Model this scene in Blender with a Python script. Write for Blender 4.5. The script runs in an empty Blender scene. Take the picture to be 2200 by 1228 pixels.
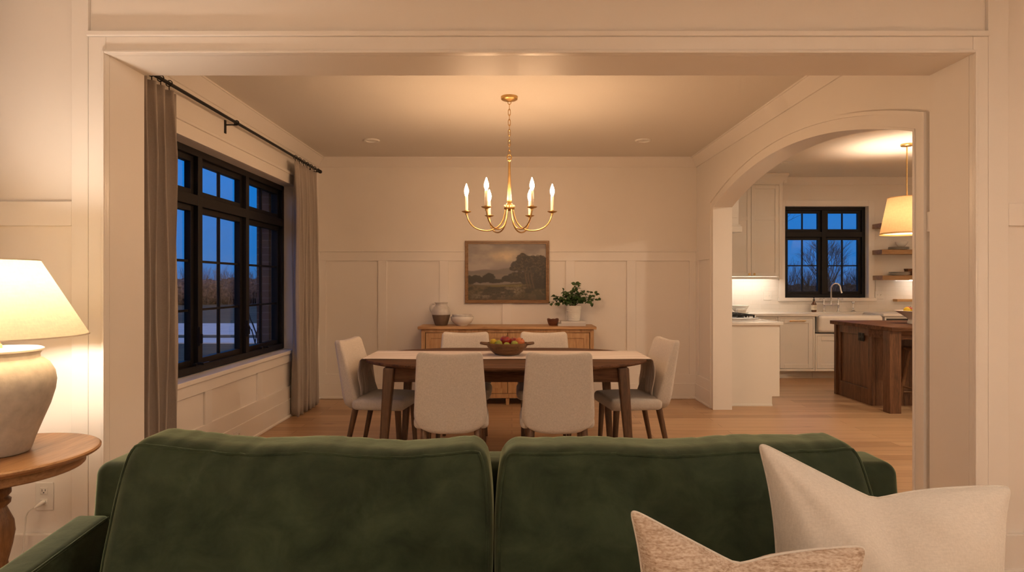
import bpy, bmesh, math, random
import numpy as np
from mathutils import Vector, Matrix, noise as mnoise
PI = math.pi
C = bpy.context.scene.collection
random.seed(7)

# ------------------------------------------------------------------ camera
EYE = 1.295
cam_d = bpy.data.cameras.new('camera'); cam = bpy.data.objects.new('camera', cam_d); C.objects.link(cam)
cam.location = (0, 0, EYE); cam.rotation_euler = (PI/2, 0, 0)
cam_d.sensor_width = 36; cam_d.lens = 36*1330/2200; cam_d.shift_y = -5/2200
cam_d.clip_start = .05; cam_d.clip_end = 800
bpy.context.scene.camera = cam
vs = bpy.context.scene.view_settings
vs.view_transform = 'Standard'; vs.look = 'None'; vs.gamma = 1; vs.exposure = 0; vs.use_curve_mapping = False

# ------------------------------------------------------------------ materials
def new_mat(name):
    m = bpy.data.materials.new(name); m.use_nodes = True
    nt = m.node_tree; b = nt.nodes['Principled BSDF']
    return m, nt, b
def nd(nt, t, **kw):
    n = nt.nodes.new(t)
    for k, v in kw.items():
        if k in n.inputs: n.inputs[k].default_value = v
        else: setattr(n, k, v)
    return n
def coords(nt, scale=(1,1,1), rot=(0,0,0), kind='Object'):
    tc = nd(nt, 'ShaderNodeTexCoord'); mp = nd(nt, 'ShaderNodeMapping')
    mp.inputs['Scale'].default_value = scale; mp.inputs['Rotation'].default_value = rot
    nt.links.new(tc.outputs[kind], mp.inputs['Vector'])
    return mp.outputs['Vector']
def ramp(nt, fac, stops):
    r = nd(nt, 'ShaderNodeValToRGB'); el = r.color_ramp.elements
    while len(el) < len(stops): el.new(.5)
    for e, (p, c) in zip(el, stops):
        e.position = p; e.color = (*c, 1) if len(c) == 3 else c
    nt.links.new(fac, r.inputs['Fac']); return r.outputs['Color']
def bump(nt, b, h, strength=.2, dist=.01):
    n = nd(nt, 'ShaderNodeBump'); n.inputs['Strength'].default_value = strength; n.inputs['Distance'].default_value = dist
    nt.links.new(h, n.inputs['Height']); nt.links.new(n.outputs['Normal'], b.inputs['Normal'])
def plain(name, col, rough=.5, metal=0, nscale=0, namt=.06, bstr=0, coat=0, spec=None):
    m, nt, b = new_mat(name)
    b.inputs['Base Color'].default_value = (*col, 1); b.inputs['Roughness'].default_value = rough; b.inputs['Metallic'].default_value = metal
    if spec is not None: b.inputs['Specular IOR Level'].default_value = spec
    if coat: b.inputs['Coat Weight'].default_value = coat; b.inputs['Coat Roughness'].default_value = .15
    n = nd(nt, 'ShaderNodeTexNoise'); n.inputs['Scale'].default_value = nscale or 6; n.inputs['Detail'].default_value = 5
    nt.links.new(coords(nt), n.inputs['Vector'])
    lo = tuple(c*(1-namt) for c in col); hi = tuple(min(1, c*(1+namt)) for c in col)
    nt.links.new(ramp(nt, n.outputs['Fac'], [(.3, lo), (.7, hi)]), b.inputs['Base Color'])
    if bstr: bump(nt, b, n.outputs['Fac'], bstr, .004)
    return m
def wood(name, dark, mid, light, axis='x', scale=1.0, rough=.45, coat=0):
    m, nt, b = new_mat(name)
    s = {'x': (1.2, 16, 16), 'y': (16, 1.2, 16), 'z': (16, 16, 1.2)}[axis]
    v = coords(nt, tuple(c*scale for c in s))
    n1 = nd(nt, 'ShaderNodeTexNoise'); n1.inputs['Scale'].default_value = 1.6; n1.inputs['Detail'].default_value = 7; n1.inputs['Distortion'].default_value = .6
    nt.links.new(v, n1.inputs['Vector'])
    v2 = coords(nt, tuple(c*scale*5 for c in s))
    n2 = nd(nt, 'ShaderNodeTexNoise'); n2.inputs['Scale'].default_value = 2.2; n2.inputs['Detail'].default_value = 3
    nt.links.new(v2, n2.inputs['Vector'])
    mx = nd(nt, 'ShaderNodeMath', operation='MULTIPLY_ADD'); mx.inputs[1].default_value = .45
    nt.links.new(n2.outputs['Fac'], mx.inputs[0])
    sc = nd(nt, 'ShaderNodeMath', operation='MULTIPLY'); sc.inputs[1].default_value = .6
    nt.links.new(n1.outputs['Fac'], sc.inputs[0]); nt.links.new(sc.outputs[0], mx.inputs[2])
    nt.links.new(ramp(nt, mx.outputs[0], [(.36, dark), (.52, mid), (.68, light)]), b.inputs['Base Color'])
    b.inputs['Roughness'].default_value = rough
    if coat: b.inputs['Coat Weight'].default_value = coat; b.inputs['Coat Roughness'].default_value = .2
    bump(nt, b, n2.outputs['Fac'], .08, .002)
    return m
def fabric(name, col, var=.15, weave=260, rough=.9, sheen=.2, bstr=.25, streak=(1,1,1), dark=None):
    m, nt, b = new_mat(name)
    n = nd(nt, 'ShaderNodeTexNoise'); n.inputs['Scale'].default_value = weave*.35; n.inputs['Detail'].default_value = 3
    nt.links.new(coords(nt, streak), n.inputs['Vector'])
    n2 = nd(nt, 'ShaderNodeTexNoise'); n2.inputs['Scale'].default_value = weave*.35; n2.inputs['Detail'].default_value = 3
    nt.links.new(coords(nt, (streak[2], streak[1], streak[0])), n2.inputs['Vector'])
    mx = nd(nt, 'ShaderNodeMath', operation='ADD'); nt.links.new(n.outputs['Fac'], mx.inputs[0]); nt.links.new(n2.outputs['Fac'], mx.inputs[1])
    h = nd(nt, 'ShaderNodeMath', operation='MULTIPLY'); h.inputs[1].default_value = .5; nt.links.new(mx.outputs[0], h.inputs[0])
    lo = dark or tuple(c*(1-var) for c in col); hi = tuple(min(1, c*(1+var)) for c in col)
    nt.links.new(ramp(nt, h.outputs[0], [(.36, lo), (.64, hi)]), b.inputs['Base Color'])
    b.inputs['Roughness'].default_value = rough; b.inputs['Sheen Weight'].default_value = sheen; b.inputs['Sheen Roughness'].default_value = .5
    b.inputs['Specular IOR Level'].default_value = .15
    bump(nt, b, h.outputs[0], bstr, .003)
    return m
def emit(name, col, strength):
    m = bpy.data.materials.new(name); m.use_nodes = True; nt = m.node_tree
    nt.nodes.clear(); o = nd(nt, 'ShaderNodeOutputMaterial'); e = nd(nt, 'ShaderNodeEmission')
    e.inputs['Color'].default_value = (*col, 1); e.inputs['Strength'].default_value = strength
    nt.links.new(e.outputs[0], o.inputs['Surface']); return m
def shade_mat(name, col, trans=.55):
    m = bpy.data.materials.new(name); m.use_nodes = True; nt = m.node_tree; nt.nodes.clear()
    o = nd(nt, 'ShaderNodeOutputMaterial'); d = nd(nt, 'ShaderNodeBsdfDiffuse'); t = nd(nt, 'ShaderNodeBsdfTranslucent'); x = nd(nt, 'ShaderNodeMixShader')
    n = nd(nt, 'ShaderNodeTexNoise'); n.inputs['Scale'].default_value = 22; n.inputs['Detail'].default_value = 4
    nt.links.new(coords(nt, (1, 1, 9)), n.inputs['Vector'])
    n2 = nd(nt, 'ShaderNodeTexNoise'); n2.inputs['Scale'].default_value = 22; n2.inputs['Detail'].default_value = 4
    nt.links.new(coords(nt, (7, 7, .8)), n2.inputs['Vector'])
    a = nd(nt, 'ShaderNodeMath', operation='MULTIPLY_ADD'); a.inputs[1].default_value = .5
    h = nd(nt, 'ShaderNodeMath', operation='MULTIPLY'); h.inputs[1].default_value = .5
    nt.links.new(n.outputs['Fac'], h.inputs[0]); nt.links.new(n2.outputs['Fac'], a.inputs[0]); nt.links.new(h.outputs[0], a.inputs[2])
    c = ramp(nt, a.outputs[0], [(.38, tuple(v*.88 for v in col)), (.62, col)])
    nt.links.new(c, d.inputs['Color']); nt.links.new(c, t.inputs['Color'])
    x.inputs['Fac'].default_value = trans
    nt.links.new(d.outputs[0], x.inputs[1]); nt.links.new(t.outputs[0], x.inputs[2]); nt.links.new(x.outputs[0], o.inputs['Surface'])
    return m

M = {}
M['wall'] = plain('wall_paint', (.83,.775,.715), .5, nscale=3, namt=.012)
M['trim'] = plain('trim_paint', (.84,.79,.735), .3, nscale=3, namt=.01)
M['ceil'] = plain('ceiling_paint', (.77,.725,.665), .85, nscale=180, namt=.02, bstr=.12)
M['black'] = plain('black_window_paint', (.009,.0075,.0075), .5, spec=.25)
M['iron'] = plain('black_iron', (.02,.018,.017), .45, metal=.6)
M['curtain'] = fabric('curtain_linen', (.40,.345,.30), .05, 700, streak=(1,1,.2), bstr=.06)
M['chair'] = fabric('chair_linen', (.60,.54,.48), .13, 620, streak=(.35,1,1.6), bstr=.12)
M['cream'] = fabric('cream_linen', (.52,.475,.425), .07, 900, streak=(.25,1,1), bstr=.12)
M['walnut'] = wood('walnut', (.035,.016,.008), (.105,.046,.022), (.17,.08,.04), 'x', 1.0, .6)
M['walnut'].node_tree.nodes['Principled BSDF'].inputs['Specular IOR Level'].default_value = .18
M['walnut_z'] = wood('walnut_upright', (.04,.018,.008), (.12,.052,.023), (.19,.088,.04), 'z', 1.2, .42)
M['leg'] = wood('chair_leg_walnut', (.05,.022,.01), (.105,.05,.022), (.16,.08,.038), 'z', 1.5, .4)
M['oak'] = wood('sideboard_oak', (.35,.18,.078), (.50,.285,.13), (.61,.37,.185), 'x', 1.0, .5)
M['oak_z'] = wood('sideboard_oak_upright', (.35,.18,.078), (.50,.285,.13), (.61,.37,.185), 'z', 1.0, .5)
M['table_oak'] = wood('side_table_oak', (.17,.08,.033), (.28,.145,.065), (.38,.21,.10), 'y', .8, .4)
M['turned'] = wood('turned_leg_wood', (.10,.045,.018), (.17,.08,.032), (.24,.12,.05), 'z', 1, .45)
M['bowlwood'] = wood('dough_bowl_wood', (.07,.032,.012), (.15,.07,.026), (.24,.12,.05), 'x', 1.6, .5)
M['redwood'] = wood('small_bowl_wood', (.06,.02,.009), (.13,.04,.018), (.2,.07,.03), 'x', 1.6, .45)
M['shelfwood'] = wood('shelf_oak', (.28,.16,.075), (.40,.235,.115), (.50,.31,.16), 'x', 1, .5)
M['palewood'] = wood('pale_wood', (.40,.23,.10), (.5,.3,.14), (.58,.37,.18), 'x', 1, .5)
M['brass'] = plain('brushed_brass', (.62,.40,.16), .32, metal=1, nscale=40, namt=.08)
M['chrome'] = plain('chrome', (.75,.75,.76), .08, metal=1, namt=.01)
M['steel'] = plain('steel', (.55,.55,.55), .25, metal=1, namt=.04)
M['candle'] = plain('ivory_candle', (.80,.70,.55), .5)
M['bulb'] = emit('bulb_glow', (1,.61,.33), 345)
M['ceramic_w'] = plain('white_ceramic', (.80,.77,.72), .25, nscale=10, namt=.03, coat=.4)
M['ceramic_g'] = plain('grey_white_glaze', (.62,.58,.54), .28, nscale=30, namt=.08, coat=.3)
M['clay'] = plain('brown_clay', (.16,.11,.075), .7, nscale=40, namt=.1)
M['lampclay'] = plain('sand_stoneware', (.43,.385,.34), .8, nscale=28, namt=.12, bstr=.5)
M['white_plastic'] = plain('white_plastic', (.80,.77,.72), .35, namt=.01)
M['dark'] = plain('dark_slot', (.02,.018,.015), .6)
M['cab'] = plain('cabinet_paint', (.80,.755,.69), .35, namt=.01)
M['quartz'] = plain('white_quartz', (.78,.74,.69), .2, nscale=9, namt=.05)
M['sink'] = plain('fireclay', (.82,.78,.73), .15, namt=.01)
M['leaf'] = plain('leaf_green', (.035,.075,.015), .5, nscale=14, namt=.5)
M['stem'] = plain('stem_green', (.06,.06,.02), .6)
M['red'] = plain('red_apple_skin', (.34,.018,.012), .3, nscale=18, namt=.5, coat=.4)
M['peach'] = plain('blush_apple_skin', (.62,.17,.05), .35, nscale=9, namt=.35, coat=.3)
M['lemon'] = plain('yellow_skin', (.62,.44,.02), .4, nscale=30, namt=.15)
M['lime'] = plain('green_yellow_skin', (.34,.37,.05), .4, nscale=25, namt=.2)
M['paper'] = plain('paper_edges', (.66,.60,.53), .8, nscale=200, namt=.1)
M['book1'] = plain('pale_book_cover', (.56,.52,.49), .6)
M['book2'] = plain('cream_book_cover', (.66,.62,.58), .6)
M['ink'] = plain('label_ink', (.08,.06,.05), .7)
M['frame'] = wood('picture_frame_gilt', (.15,.07,.022), (.24,.12,.042), (.33,.18,.07), 'x', 2, .4)
M['bark'] = plain('bark', (.035,.03,.03), .9, nscale=20, namt=.3)
M['hedge'] = plain('thicket', (.05,.042,.035), 1, nscale=9, namt=.7, bstr=1)
M['thicket'] = plain('brown_thicket', (.20,.135,.105), 1, nscale=5, namt=.6, bstr=1)
M['road'] = plain('pale_road', (.78,.76,.74), .9, nscale=2, namt=.1)
M['grass'] = plain('dusk_grass', (.085,.08,.045), 1, nscale=1.2, namt=.4)
M['led'] = emit('led_strip', (1,.86,.70), 30)

def amber():
    m, nt, b = new_mat('amber_glass')
    b.inputs['Base Color'].default_value = (.10,.03,.008,1); b.inputs['Roughness'].default_value = .1
    b.inputs['Coat Weight'].default_value = .5
    return m
M['amber'] = amber()
def glass():
    m = bpy.data.materials.new('window_glass'); m.use_nodes = True; nt = m.node_tree; nt.nodes.clear()
    o = nd(nt, 'ShaderNodeOutputMaterial'); t = nd(nt, 'ShaderNodeBsdfTransparent'); g = nd(nt, 'ShaderNodeBsdfGlossy'); x = nd(nt, 'ShaderNodeMixShader')
    t.inputs['Color'].default_value = (.97,.98,.98,1); g.inputs['Roughness'].default_value = .01; g.inputs['Color'].default_value = (1,1,1,1)
    f = nd(nt, 'ShaderNodeFresnel'); f.inputs['IOR'].default_value = 1.4
    ge = nd(nt, 'ShaderNodeNewGeometry'); iv = nd(nt, 'ShaderNodeMath', operation='SUBTRACT'); iv.inputs[0].default_value = 1; ml = nd(nt, 'ShaderNodeMath', operation='MULTIPLY')
    nt.links.new(ge.outputs['Backfacing'], iv.inputs[1]); nt.links.new(iv.outputs[0], ml.inputs[0]); nt.links.new(f.outputs[0], ml.inputs[1])
    nt.links.new(ml.outputs[0], x.inputs['Fac']); nt.links.new(t.outputs[0], x.inputs[1]); nt.links.new(g.outputs[0], x.inputs[2]); nt.links.new(x.outputs[0], o.inputs['Surface'])
    return m
M['glass'] = glass()
def velvet():
    m, nt, b = new_mat('green_velvet')
    n = nd(nt, 'ShaderNodeTexNoise'); n.inputs['Scale'].default_value = 9; n.inputs['Detail'].default_value = 9; n.inputs['Roughness'].default_value = .65; n.inputs['Distortion'].default_value = .4
    nt.links.new(coords(nt, (1, 1, 1.3)), n.inputs['Vector'])
    nt.links.new(ramp(nt, n.outputs['Fac'], [(.34, (.010,.0145,.0075)), (.66, (.027,.036,.0185))]), b.inputs['Base Color'])
    b.inputs['Roughness'].default_value = .85; b.inputs['Specular IOR Level'].default_value = .1
    b.inputs['Sheen Weight'].default_value = .9; b.inputs['Sheen Roughness'].default_value = .35; b.inputs['Sheen Tint'].default_value = (.52,.61,.40,1)
    n2 = nd(nt, 'ShaderNodeTexNoise'); n2.inputs['Scale'].default_value = 14; n2.inputs['Detail'].default_value = 8
    nt.links.new(coords(nt), n2.inputs['Vector']); bump(nt, b, n2.outputs['Fac'], .18, .012)
    return m
M['velvet'] = velvet()
def woven():
    m, nt, b = new_mat('woven_stripe')
    n = nd(nt, 'ShaderNodeTexNoise'); n.inputs['Scale'].default_value = 62; n.inputs['Detail'].default_value = 6; n.inputs['Roughness'].default_value = .75
    nt.links.new(coords(nt, (.18, 1, 3.6)), n.inputs['Vector'])
    n2 = nd(nt, 'ShaderNodeTexNoise'); n2.inputs['Scale'].default_value = 220; n2.inputs['Detail'].default_value = 3
    nt.links.new(coords(nt, (.6, 1, 1.5)), n2.inputs['Vector'])
    a = nd(nt, 'ShaderNodeMath', operation='MULTIPLY_ADD'); a.inputs[1].default_value = .45
    h = nd(nt, 'ShaderNodeMath', operation='MULTIPLY'); h.inputs[1].default_value = .55
    nt.links.new(n.outputs['Fac'], h.inputs[0]); nt.links.new(n2.outputs['Fac'], a.inputs[0]); nt.links.new(h.outputs[0], a.inputs[2])
    nt.links.new(ramp(nt, a.outputs[0], [(.38, (.27,.19,.135)), (.5, (.43,.335,.265)), (.62, (.56,.48,.41))]), b.inputs['Base Color'])
    b.inputs['Roughness'].default_value = .95; b.inputs['Specular IOR Level'].default_value = .1
    bump(nt, b, a.outputs[0], .5, .006)
    return m
M['woven'] = woven()
def runner_m():
    m, nt, b = new_mat('runner_linen')
    w = nd(nt, 'ShaderNodeTexWave', bands_direction='Y'); w.inputs['Scale'].default_value = 7; w.inputs['Distortion'].default_value = .3; w.inputs['Detail'].default_value = 2
    nt.links.new(coords(nt), w.inputs['Vector'])
    nt.links.new(ramp(nt, w.outputs['Fac'], [(0, (.56,.46,.41)), (.2, (.80,.70,.64)), (1, (.86,.77,.71))]), b.inputs['Base Color'])
    b.inputs['Roughness'].default_value = .95; b.inputs['Specular IOR Level'].default_value = .1
    return m
M['runner'] = runner_m()
def floor_m():
    m, nt, b = new_mat('oak_planks')
    v = coords(nt)
    br = nd(nt, 'ShaderNodeTexBrick'); br.offset = .37; br.offset_frequency = 2
    br.inputs['Scale'].default_value = 1; br.inputs['Brick Width'].default_value = 1.9; br.inputs['Row Height'].default_value = .13
    br.inputs['Mortar Size'].default_value = .0016; br.inputs['Mortar Smooth'].default_value = .3; br.inputs['Bias'].default_value = 0
    br.inputs['Color1'].default_value = (.30,.30,.30,1); br.inputs['Color2'].default_value = (.75,.75,.75,1); br.inputs['Mortar'].default_value = (0,0,0,1)
    nt.links.new(v, br.inputs['Vector'])
    # shift the grain from plank to plank
    sx = nd(nt, 'ShaderNodeSeparateXYZ'); nt.links.new(v, sx.inputs[0])
    dv = nd(nt, 'ShaderNodeMath', operation='DIVIDE'); dv.inputs[1].default_value = .13; nt.links.new(sx.outputs['Y'], dv.inputs[0])
    fl = nd(nt, 'ShaderNodeMath', operation='FLOOR'); nt.links.new(dv.outputs[0], fl.inputs[0])
    ml = nd(nt, 'ShaderNodeMath', operation='MULTIPLY'); ml.inputs[1].default_value = 3.71; nt.links.new(fl.outputs[0], ml.inputs[0])
    cb = nd(nt, 'ShaderNodeCombineXYZ'); xs = nd(nt, 'ShaderNodeMath', operation='MULTIPLY'); xs.inputs[1].default_value = 1.3; ys = nd(nt, 'ShaderNodeMath', operation='MULTIPLY'); ys.inputs[1].default_value = 22
    nt.links.new(sx.outputs['X'], xs.inputs[0]); nt.links.new(sx.outputs['Y'], ys.inputs[0])
    nt.links.new(xs.outputs[0], cb.inputs['X']); nt.links.new(ys.outputs[0], cb.inputs['Y']); nt.links.new(ml.outputs[0], cb.inputs['Z'])
    n = nd(nt, 'ShaderNodeTexNoise'); n.inputs['Scale'].default_value = 1.3; n.inputs['Detail'].default_value = 7; n.inputs['Distortion'].default_value = .5
    nt.links.new(cb.outputs[0], n.inputs['Vector'])
    vk = nd(nt, 'ShaderNodeTexVoronoi'); vk.inputs['Scale'].default_value = 1.0
    cb2 = nd(nt, 'ShaderNodeCombineXYZ'); ys2 = nd(nt, 'ShaderNodeMath', operation='MULTIPLY'); ys2.inputs[1].default_value = 5.5
    nt.links.new(sx.outputs['Y'], ys2.inputs[0]); nt.links.new(xs.outputs[0], cb2.inputs['X']); nt.links.new(ys2.outputs[0], cb2.inputs['Y'])
    nt.links.new(cb2.outputs[0], vk.inputs['Vector'])
    a = nd(nt, 'ShaderNodeMath', operation='MULTIPLY_ADD'); a.inputs[1].default_value = .42
    h = nd(nt, 'ShaderNodeMath', operation='MULTIPLY'); h.inputs[1].default_value = .58
    nt.links.new(br.outputs['Color'], h.inputs[0]); nt.links.new(n.outputs['Fac'], a.inputs[0]); nt.links.new(h.outputs[0], a.inputs[2])
    col = ramp(nt, a.outputs[0], [(.25, (.28,.155,.075)), (.5, (.44,.265,.14)), (.75, (.57,.37,.21))])
    knot = ramp(nt, vk.outputs['Distance'], [(.035, (.35,.28,.2)), (.11, (1,1,1))])
    mx = nd(nt, 'ShaderNodeMix', data_type='RGBA', blend_type='MULTIPLY'); mx.inputs[0].default_value = 1
    nt.links.new(col, mx.inputs[6]); nt.links.new(knot, mx.inputs[7])
    mm = nd(nt, 'ShaderNodeMix', data_type='RGBA', blend_type='MIX'); mm.inputs[7].default_value = (.10,.05,.025,1)
    nt.links.new(br.outputs['Fac'], mm.inputs[0]); nt.links.new(mx.outputs[2], mm.inputs[6])
    nt.links.new(mm.outputs[2], b.inputs['Base Color'])
    b.inputs['Roughness'].default_value = .36
    bump(nt, b, a.outputs[0], .05, .003)
    return m
M['floor'] = floor_m()
def brick_m(name, c1, c2, mortar, w, h, ms, rough, vec):
    m, nt, b = new_mat(name)
    br = nd(nt, 'ShaderNodeTexBrick'); br.inputs['Scale'].default_value = 1
    br.inputs['Brick Width'].default_value = w; br.inputs['Row Height'].default_value = h; br.inputs['Mortar Size'].default_value = ms
    br.inputs['Color1'].default_value = (*c1,1); br.inputs['Color2'].default_value = (*c2,1); br.inputs['Mortar'].default_value = (*mortar,1)
    nt.links.new(coords(nt, rot=vec), br.inputs['Vector']); nt.links.new(br.outputs['Color'], b.inputs['Base Color'])
    b.inputs['Roughness'].default_value = rough
    inv = nd(nt, 'ShaderNodeMath', operation='SUBTRACT'); inv.inputs[0].default_value = 1; nt.links.new(br.outputs['Fac'], inv.inputs[1])
    bump(nt, b, inv.outputs[0], .5, .002)
    return m
M['brick'] = brick_m('red_brick', (.15,.09,.07), (.10,.065,.055), (.20,.17,.15), .2, .072, .004, .9, (PI/2,0,0))
M['tile'] = brick_m('subway_tile', (.80,.755,.70), (.78,.735,.68), (.71,.66,.60), .26, .066, .002, .18, (PI/2,0,0))
M['shade'] = shade_mat('table_lamp_linen', (.94,.79,.53), .12)
M['pshade'] = shade_mat('pendant_linen', (.86,.58,.30), .035)

# ------------------------------------------------------------------ mesh helpers
def B(): return bmesh.new()
def box(bm, x0, x1, y0, y1, z0, z1):
    if x0 > x1: x0, x1 = x1, x0
    if y0 > y1: y0, y1 = y1, y0
    if z0 > z1: z0, z1 = z1, z0
    v = [bm.verts.new(p) for p in ((x0,y0,z0),(x1,y0,z0),(x1,y1,z0),(x0,y1,z0),(x0,y0,z1),(x1,y0,z1),(x1,y1,z1),(x0,y1,z1))]
    for f in ((0,3,2,1),(4,5,6,7),(0,1,5,4),(1,2,6,5),(2,3,7,6),(3,0,4,7)): bm.faces.new([v[i] for i in f])
    return bm
def lathe(bm, prof, c=(0,0,0), seg=32, sx=1, sy=1):
    rings = []
    for r, z in prof:
        if r < 1e-6: rings.append([bm.verts.new((c[0], c[1], c[2]+z))])
        else: rings.append([bm.verts.new((c[0]+sx*r*math.cos(2*PI*i/seg), c[1]+sy*r*math.sin(2*PI*i/seg), c[2]+z)) for i in range(seg)])
    for a, b in zip(rings, rings[1:]):
        for i in range(seg):
            j = (i+1) % seg
            if len(a) == 1 and len(b) == 1: continue
            if len(a) == 1: bm.faces.new((a[0], b[j], b[i]))
            elif len(b) == 1: bm.faces.new((a[i], a[j], b[0]))
            else: bm.faces.new((a[i], a[j], b[j], b[i]))
    return bm
def tube(bm, pts, rad, seg=10, cap=True, closed=False):
    pts = [Vector(p) for p in pts]; n = len(pts)
    rs = rad if isinstance(rad, (list, tuple)) else [rad]*n
    t0 = (pts[1]-pts[0]).normalized(); up = Vector((0,0,1)) if abs(t0.z) < .9 else Vector((1,0,0))
    u = t0.cross(up).normalized(); rings = []
    for i, p in enumerate(pts):
        if closed: t = (pts[(i+1) % n]-pts[i-1]).normalized()
        else: t = (pts[min(i+1, n-1)]-pts[max(i-1, 0)]).normalized()
        u = (u - t*u.dot(t)).normalized(); w = t.cross(u)
        rings.append([bm.verts.new(p + (u*math.cos(2*PI*k/seg)+w*math.sin(2*PI*k/seg))*rs[i]) for k in range(seg)])
    pairs = list(zip(rings, rings[1:])) + ([(rings[-1], rings[0])] if closed else [])
    for a, b in pairs:
        for k in range(seg):
            j = (k+1) % seg; bm.faces.new((a[k], a[j], b[j], b[k]))
    if cap and not closed:
        bm.faces.new(rings[0][::-1]); bm.faces.new(rings[-1])
    return bm
def prism(bm, pts, mp, t0, t1):
    a = [bm.verts.new(mp(p, q, t0)) for p, q in pts]; b = [bm.verts.new(mp(p, q, t1)) for p, q in pts]
    n = len(pts); bm.faces.new(a[::-1]); bm.faces.new(b)
    for i in range(n):
        j = (i+1) % n; bm.faces.new((a[i], a[j], b[j], b[i]))
    return bm
def rbox_map(h, r):
    def f(p):
        q = [max(-(h[i]-r), min(h[i]-r, p[i])) for i in range(3)]; d = Vector([p[i]-q[i] for i in range(3)])
        if d.length > 1e-9: d = d.normalized()*r
        return Vector(q)+d
    return f
def rbox(bm, c, h, r, n=(8,8,8), deform=None):
    """a box with rounded edges, dense enough to be deformed"""
    f = rbox_map(h, r); ax = []
    for i in range(3):
        m = h[i]-r; a = [-m + 2*m*k/n[i] for k in range(n[i]+1)]
        e = [m + r*math.tan(PI/4*k/3) for k in (1,2,3)]
        ax.append([-x for x in e[::-1]] + a + e)
    N = [len(a)-1 for a in ax]; vd = {}
    def V(k):
        if k not in vd:
            p = f([ax[i][k[i]] for i in range(3)])
            if deform: p = Vector(deform(p))
            vd[k] = bm.verts.new(p + Vector(c))
        return vd[k]
    for d in range(3):
        e, g = (d+1) % 3, (d+2) % 3
        for side in (0, N[d]):
            for i in range(N[e]):
                for j in range(N[g]):
                    ks = []
                    for (a, b) in ((i,j),(i+1,j),(i+1,j+1),(i,j+1)):
                        k = [0,0,0]; k[d] = side; k[e] = a; k[g] = b; ks.append(tuple(k))
                    fs = [V(k) for k in ks]
                    bm.faces.new(fs if side else fs[::-1])
    return bm
def root_loc(p):
    l = Vector((0,0,0))
    while p is not None: l = l + p.location; p = p.parent
    return l
def obj(name, bm, mat, parent=None, smooth=None, bev=0, label=None, kind=None, sub=0):
    """link a bmesh given in world coordinates as one mesh object"""
    bmesh.ops.recalc_face_normals(bm, faces=bm.faces)
    if parent is not None: off = root_loc(parent)
    else:
        xs = [v.co for v in bm.verts]; mn = [min(v[i] for v in xs) for i in range(3)]; mx = [max(v[i] for v in xs) for i in range(3)]
        off = Vector(((mn[0]+mx[0])/2, (mn[1]+mx[1])/2, mn[2])) if not kind else Vector((0,0,0))
    bmesh.ops.translate(bm, verts=bm.verts, vec=-off)
    me = bpy.data.meshes.new(name); bm.to_mesh(me); bm.free()
    o = bpy.data.objects.new(name, me); C.objects.link(o)
    me.materials.append(M[mat] if isinstance(mat, str) else mat)
    if parent is not None: o.parent = parent
    else: o.location = off
    if smooth is not None:
        for p in me.polygons: p.use_smooth = True
        if smooth > 0: me.set_sharp_from_angle(angle=math.radians(smooth))
    if bev:
        b = o.modifiers.new('bevel', 'BEVEL'); b.width = bev; b.segments = 2; b.limit_method = 'ANGLE'; b.angle_limit = .6
    if sub:
        s = o.modifiers.new('sub', 'SUBSURF'); s.levels = sub; s.render_levels = sub
    if label: o['label'] = label
    if kind: o['kind'] = kind
    return o
def T(name, label, cat, loc=(0,0,0), group=None):
    o = bpy.data.objects.new(name, None); C.objects.link(o); o.location = loc; o.empty_display_size = .05
    o['label'] = label; o['category'] = cat
    if group: o['group'] = group
    return o
def tag(o, label, cat, group=None):
    o['label'] = label; o['category'] = cat
    if group: o['group'] = group
    return o
def S(name, bm, mat, parent=None, **k): return obj(name, bm, mat, parent, kind='structure', **k)
def dup(root, loc, rz=0, label=None, group=None):
    r = root.copy(); C.objects.link(r); r.location = loc; r.rotation_euler = (0, 0, rz)
    if label: r['label'] = label
    if group: r['group'] = group
    for ch in list(root.children):
        c = ch.copy(); C.objects.link(c); c.parent = r
        for g in list(ch.children):
            d = g.copy(); C.objects.link(d); d.parent = c
    return r
def light(name, kind, loc, energy, col, size=.05, rot=(0,0,0), parent=None):
    l = bpy.data.lights.new(name, kind); l.energy = energy; l.color = col
    if kind == 'POINT': l.shadow_soft_size = size
    if kind == 'AREA': l.shape = 'DISK'; l.size = size
    o = bpy.data.objects.new(name, l); C.objects.link(o); o.rotation_euler = rot
    if parent is not None: o.parent = parent; o.location = Vector(loc)-root_loc(parent)
    else: o.location = loc
    return o
WARM = (1, .60, .32)
# ------------------------------------------------------------------ setting
XL, XR, YN, YB, CZ = -2.19, 2.09, 3.057, 7.0, 2.71      # dining room: left, right, near, back, ceiling
YP = 2.794                                              # face of the partition on the living side
KZ, KY, KX = 2.84, 9.05, 7.0                            # kitchen: ceiling, back wall, right wall
OX0, OX1, OZ = -1.816, 2.062, 2.322                     # cased opening
S('floor', box(B(), -3.4, 7.2, -3.4, 9.3, -.12, 0), 'floor')
b = B(); box(b, -3.4, 3.4, -3.4, YP+.1, CZ, CZ+.1); S('ceiling_living', b, 'ceil')
b = B(); box(b, XL-.1, XR+.05, YP+.1, YB+.1, CZ, CZ+.1); S('ceiling_dining', b, 'ceil')
b = B(); box(b, XR+.1, KX+.1, YP+.1, KY+.2, KZ, KZ+.1); S('ceiling_kitchen', b, 'ceil')
b = B(); box(b, -3.4, OX0, YP, YN, 0, 2.95); box(b, OX1, KX+.1, YP, YN, 0, 2.95); box(b, OX0, OX1, YP, YN, OZ, 2.95); S('wall_near', b, 'wall')
S('wall_back', box(B(), XL-.23, XR+.02, YB, YB+.15, 0, 2.9), 'wall')
WY0, WY1, WZ0, WZ1 = 3.68, 6.22, .64, 2.27              # left window hole
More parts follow.
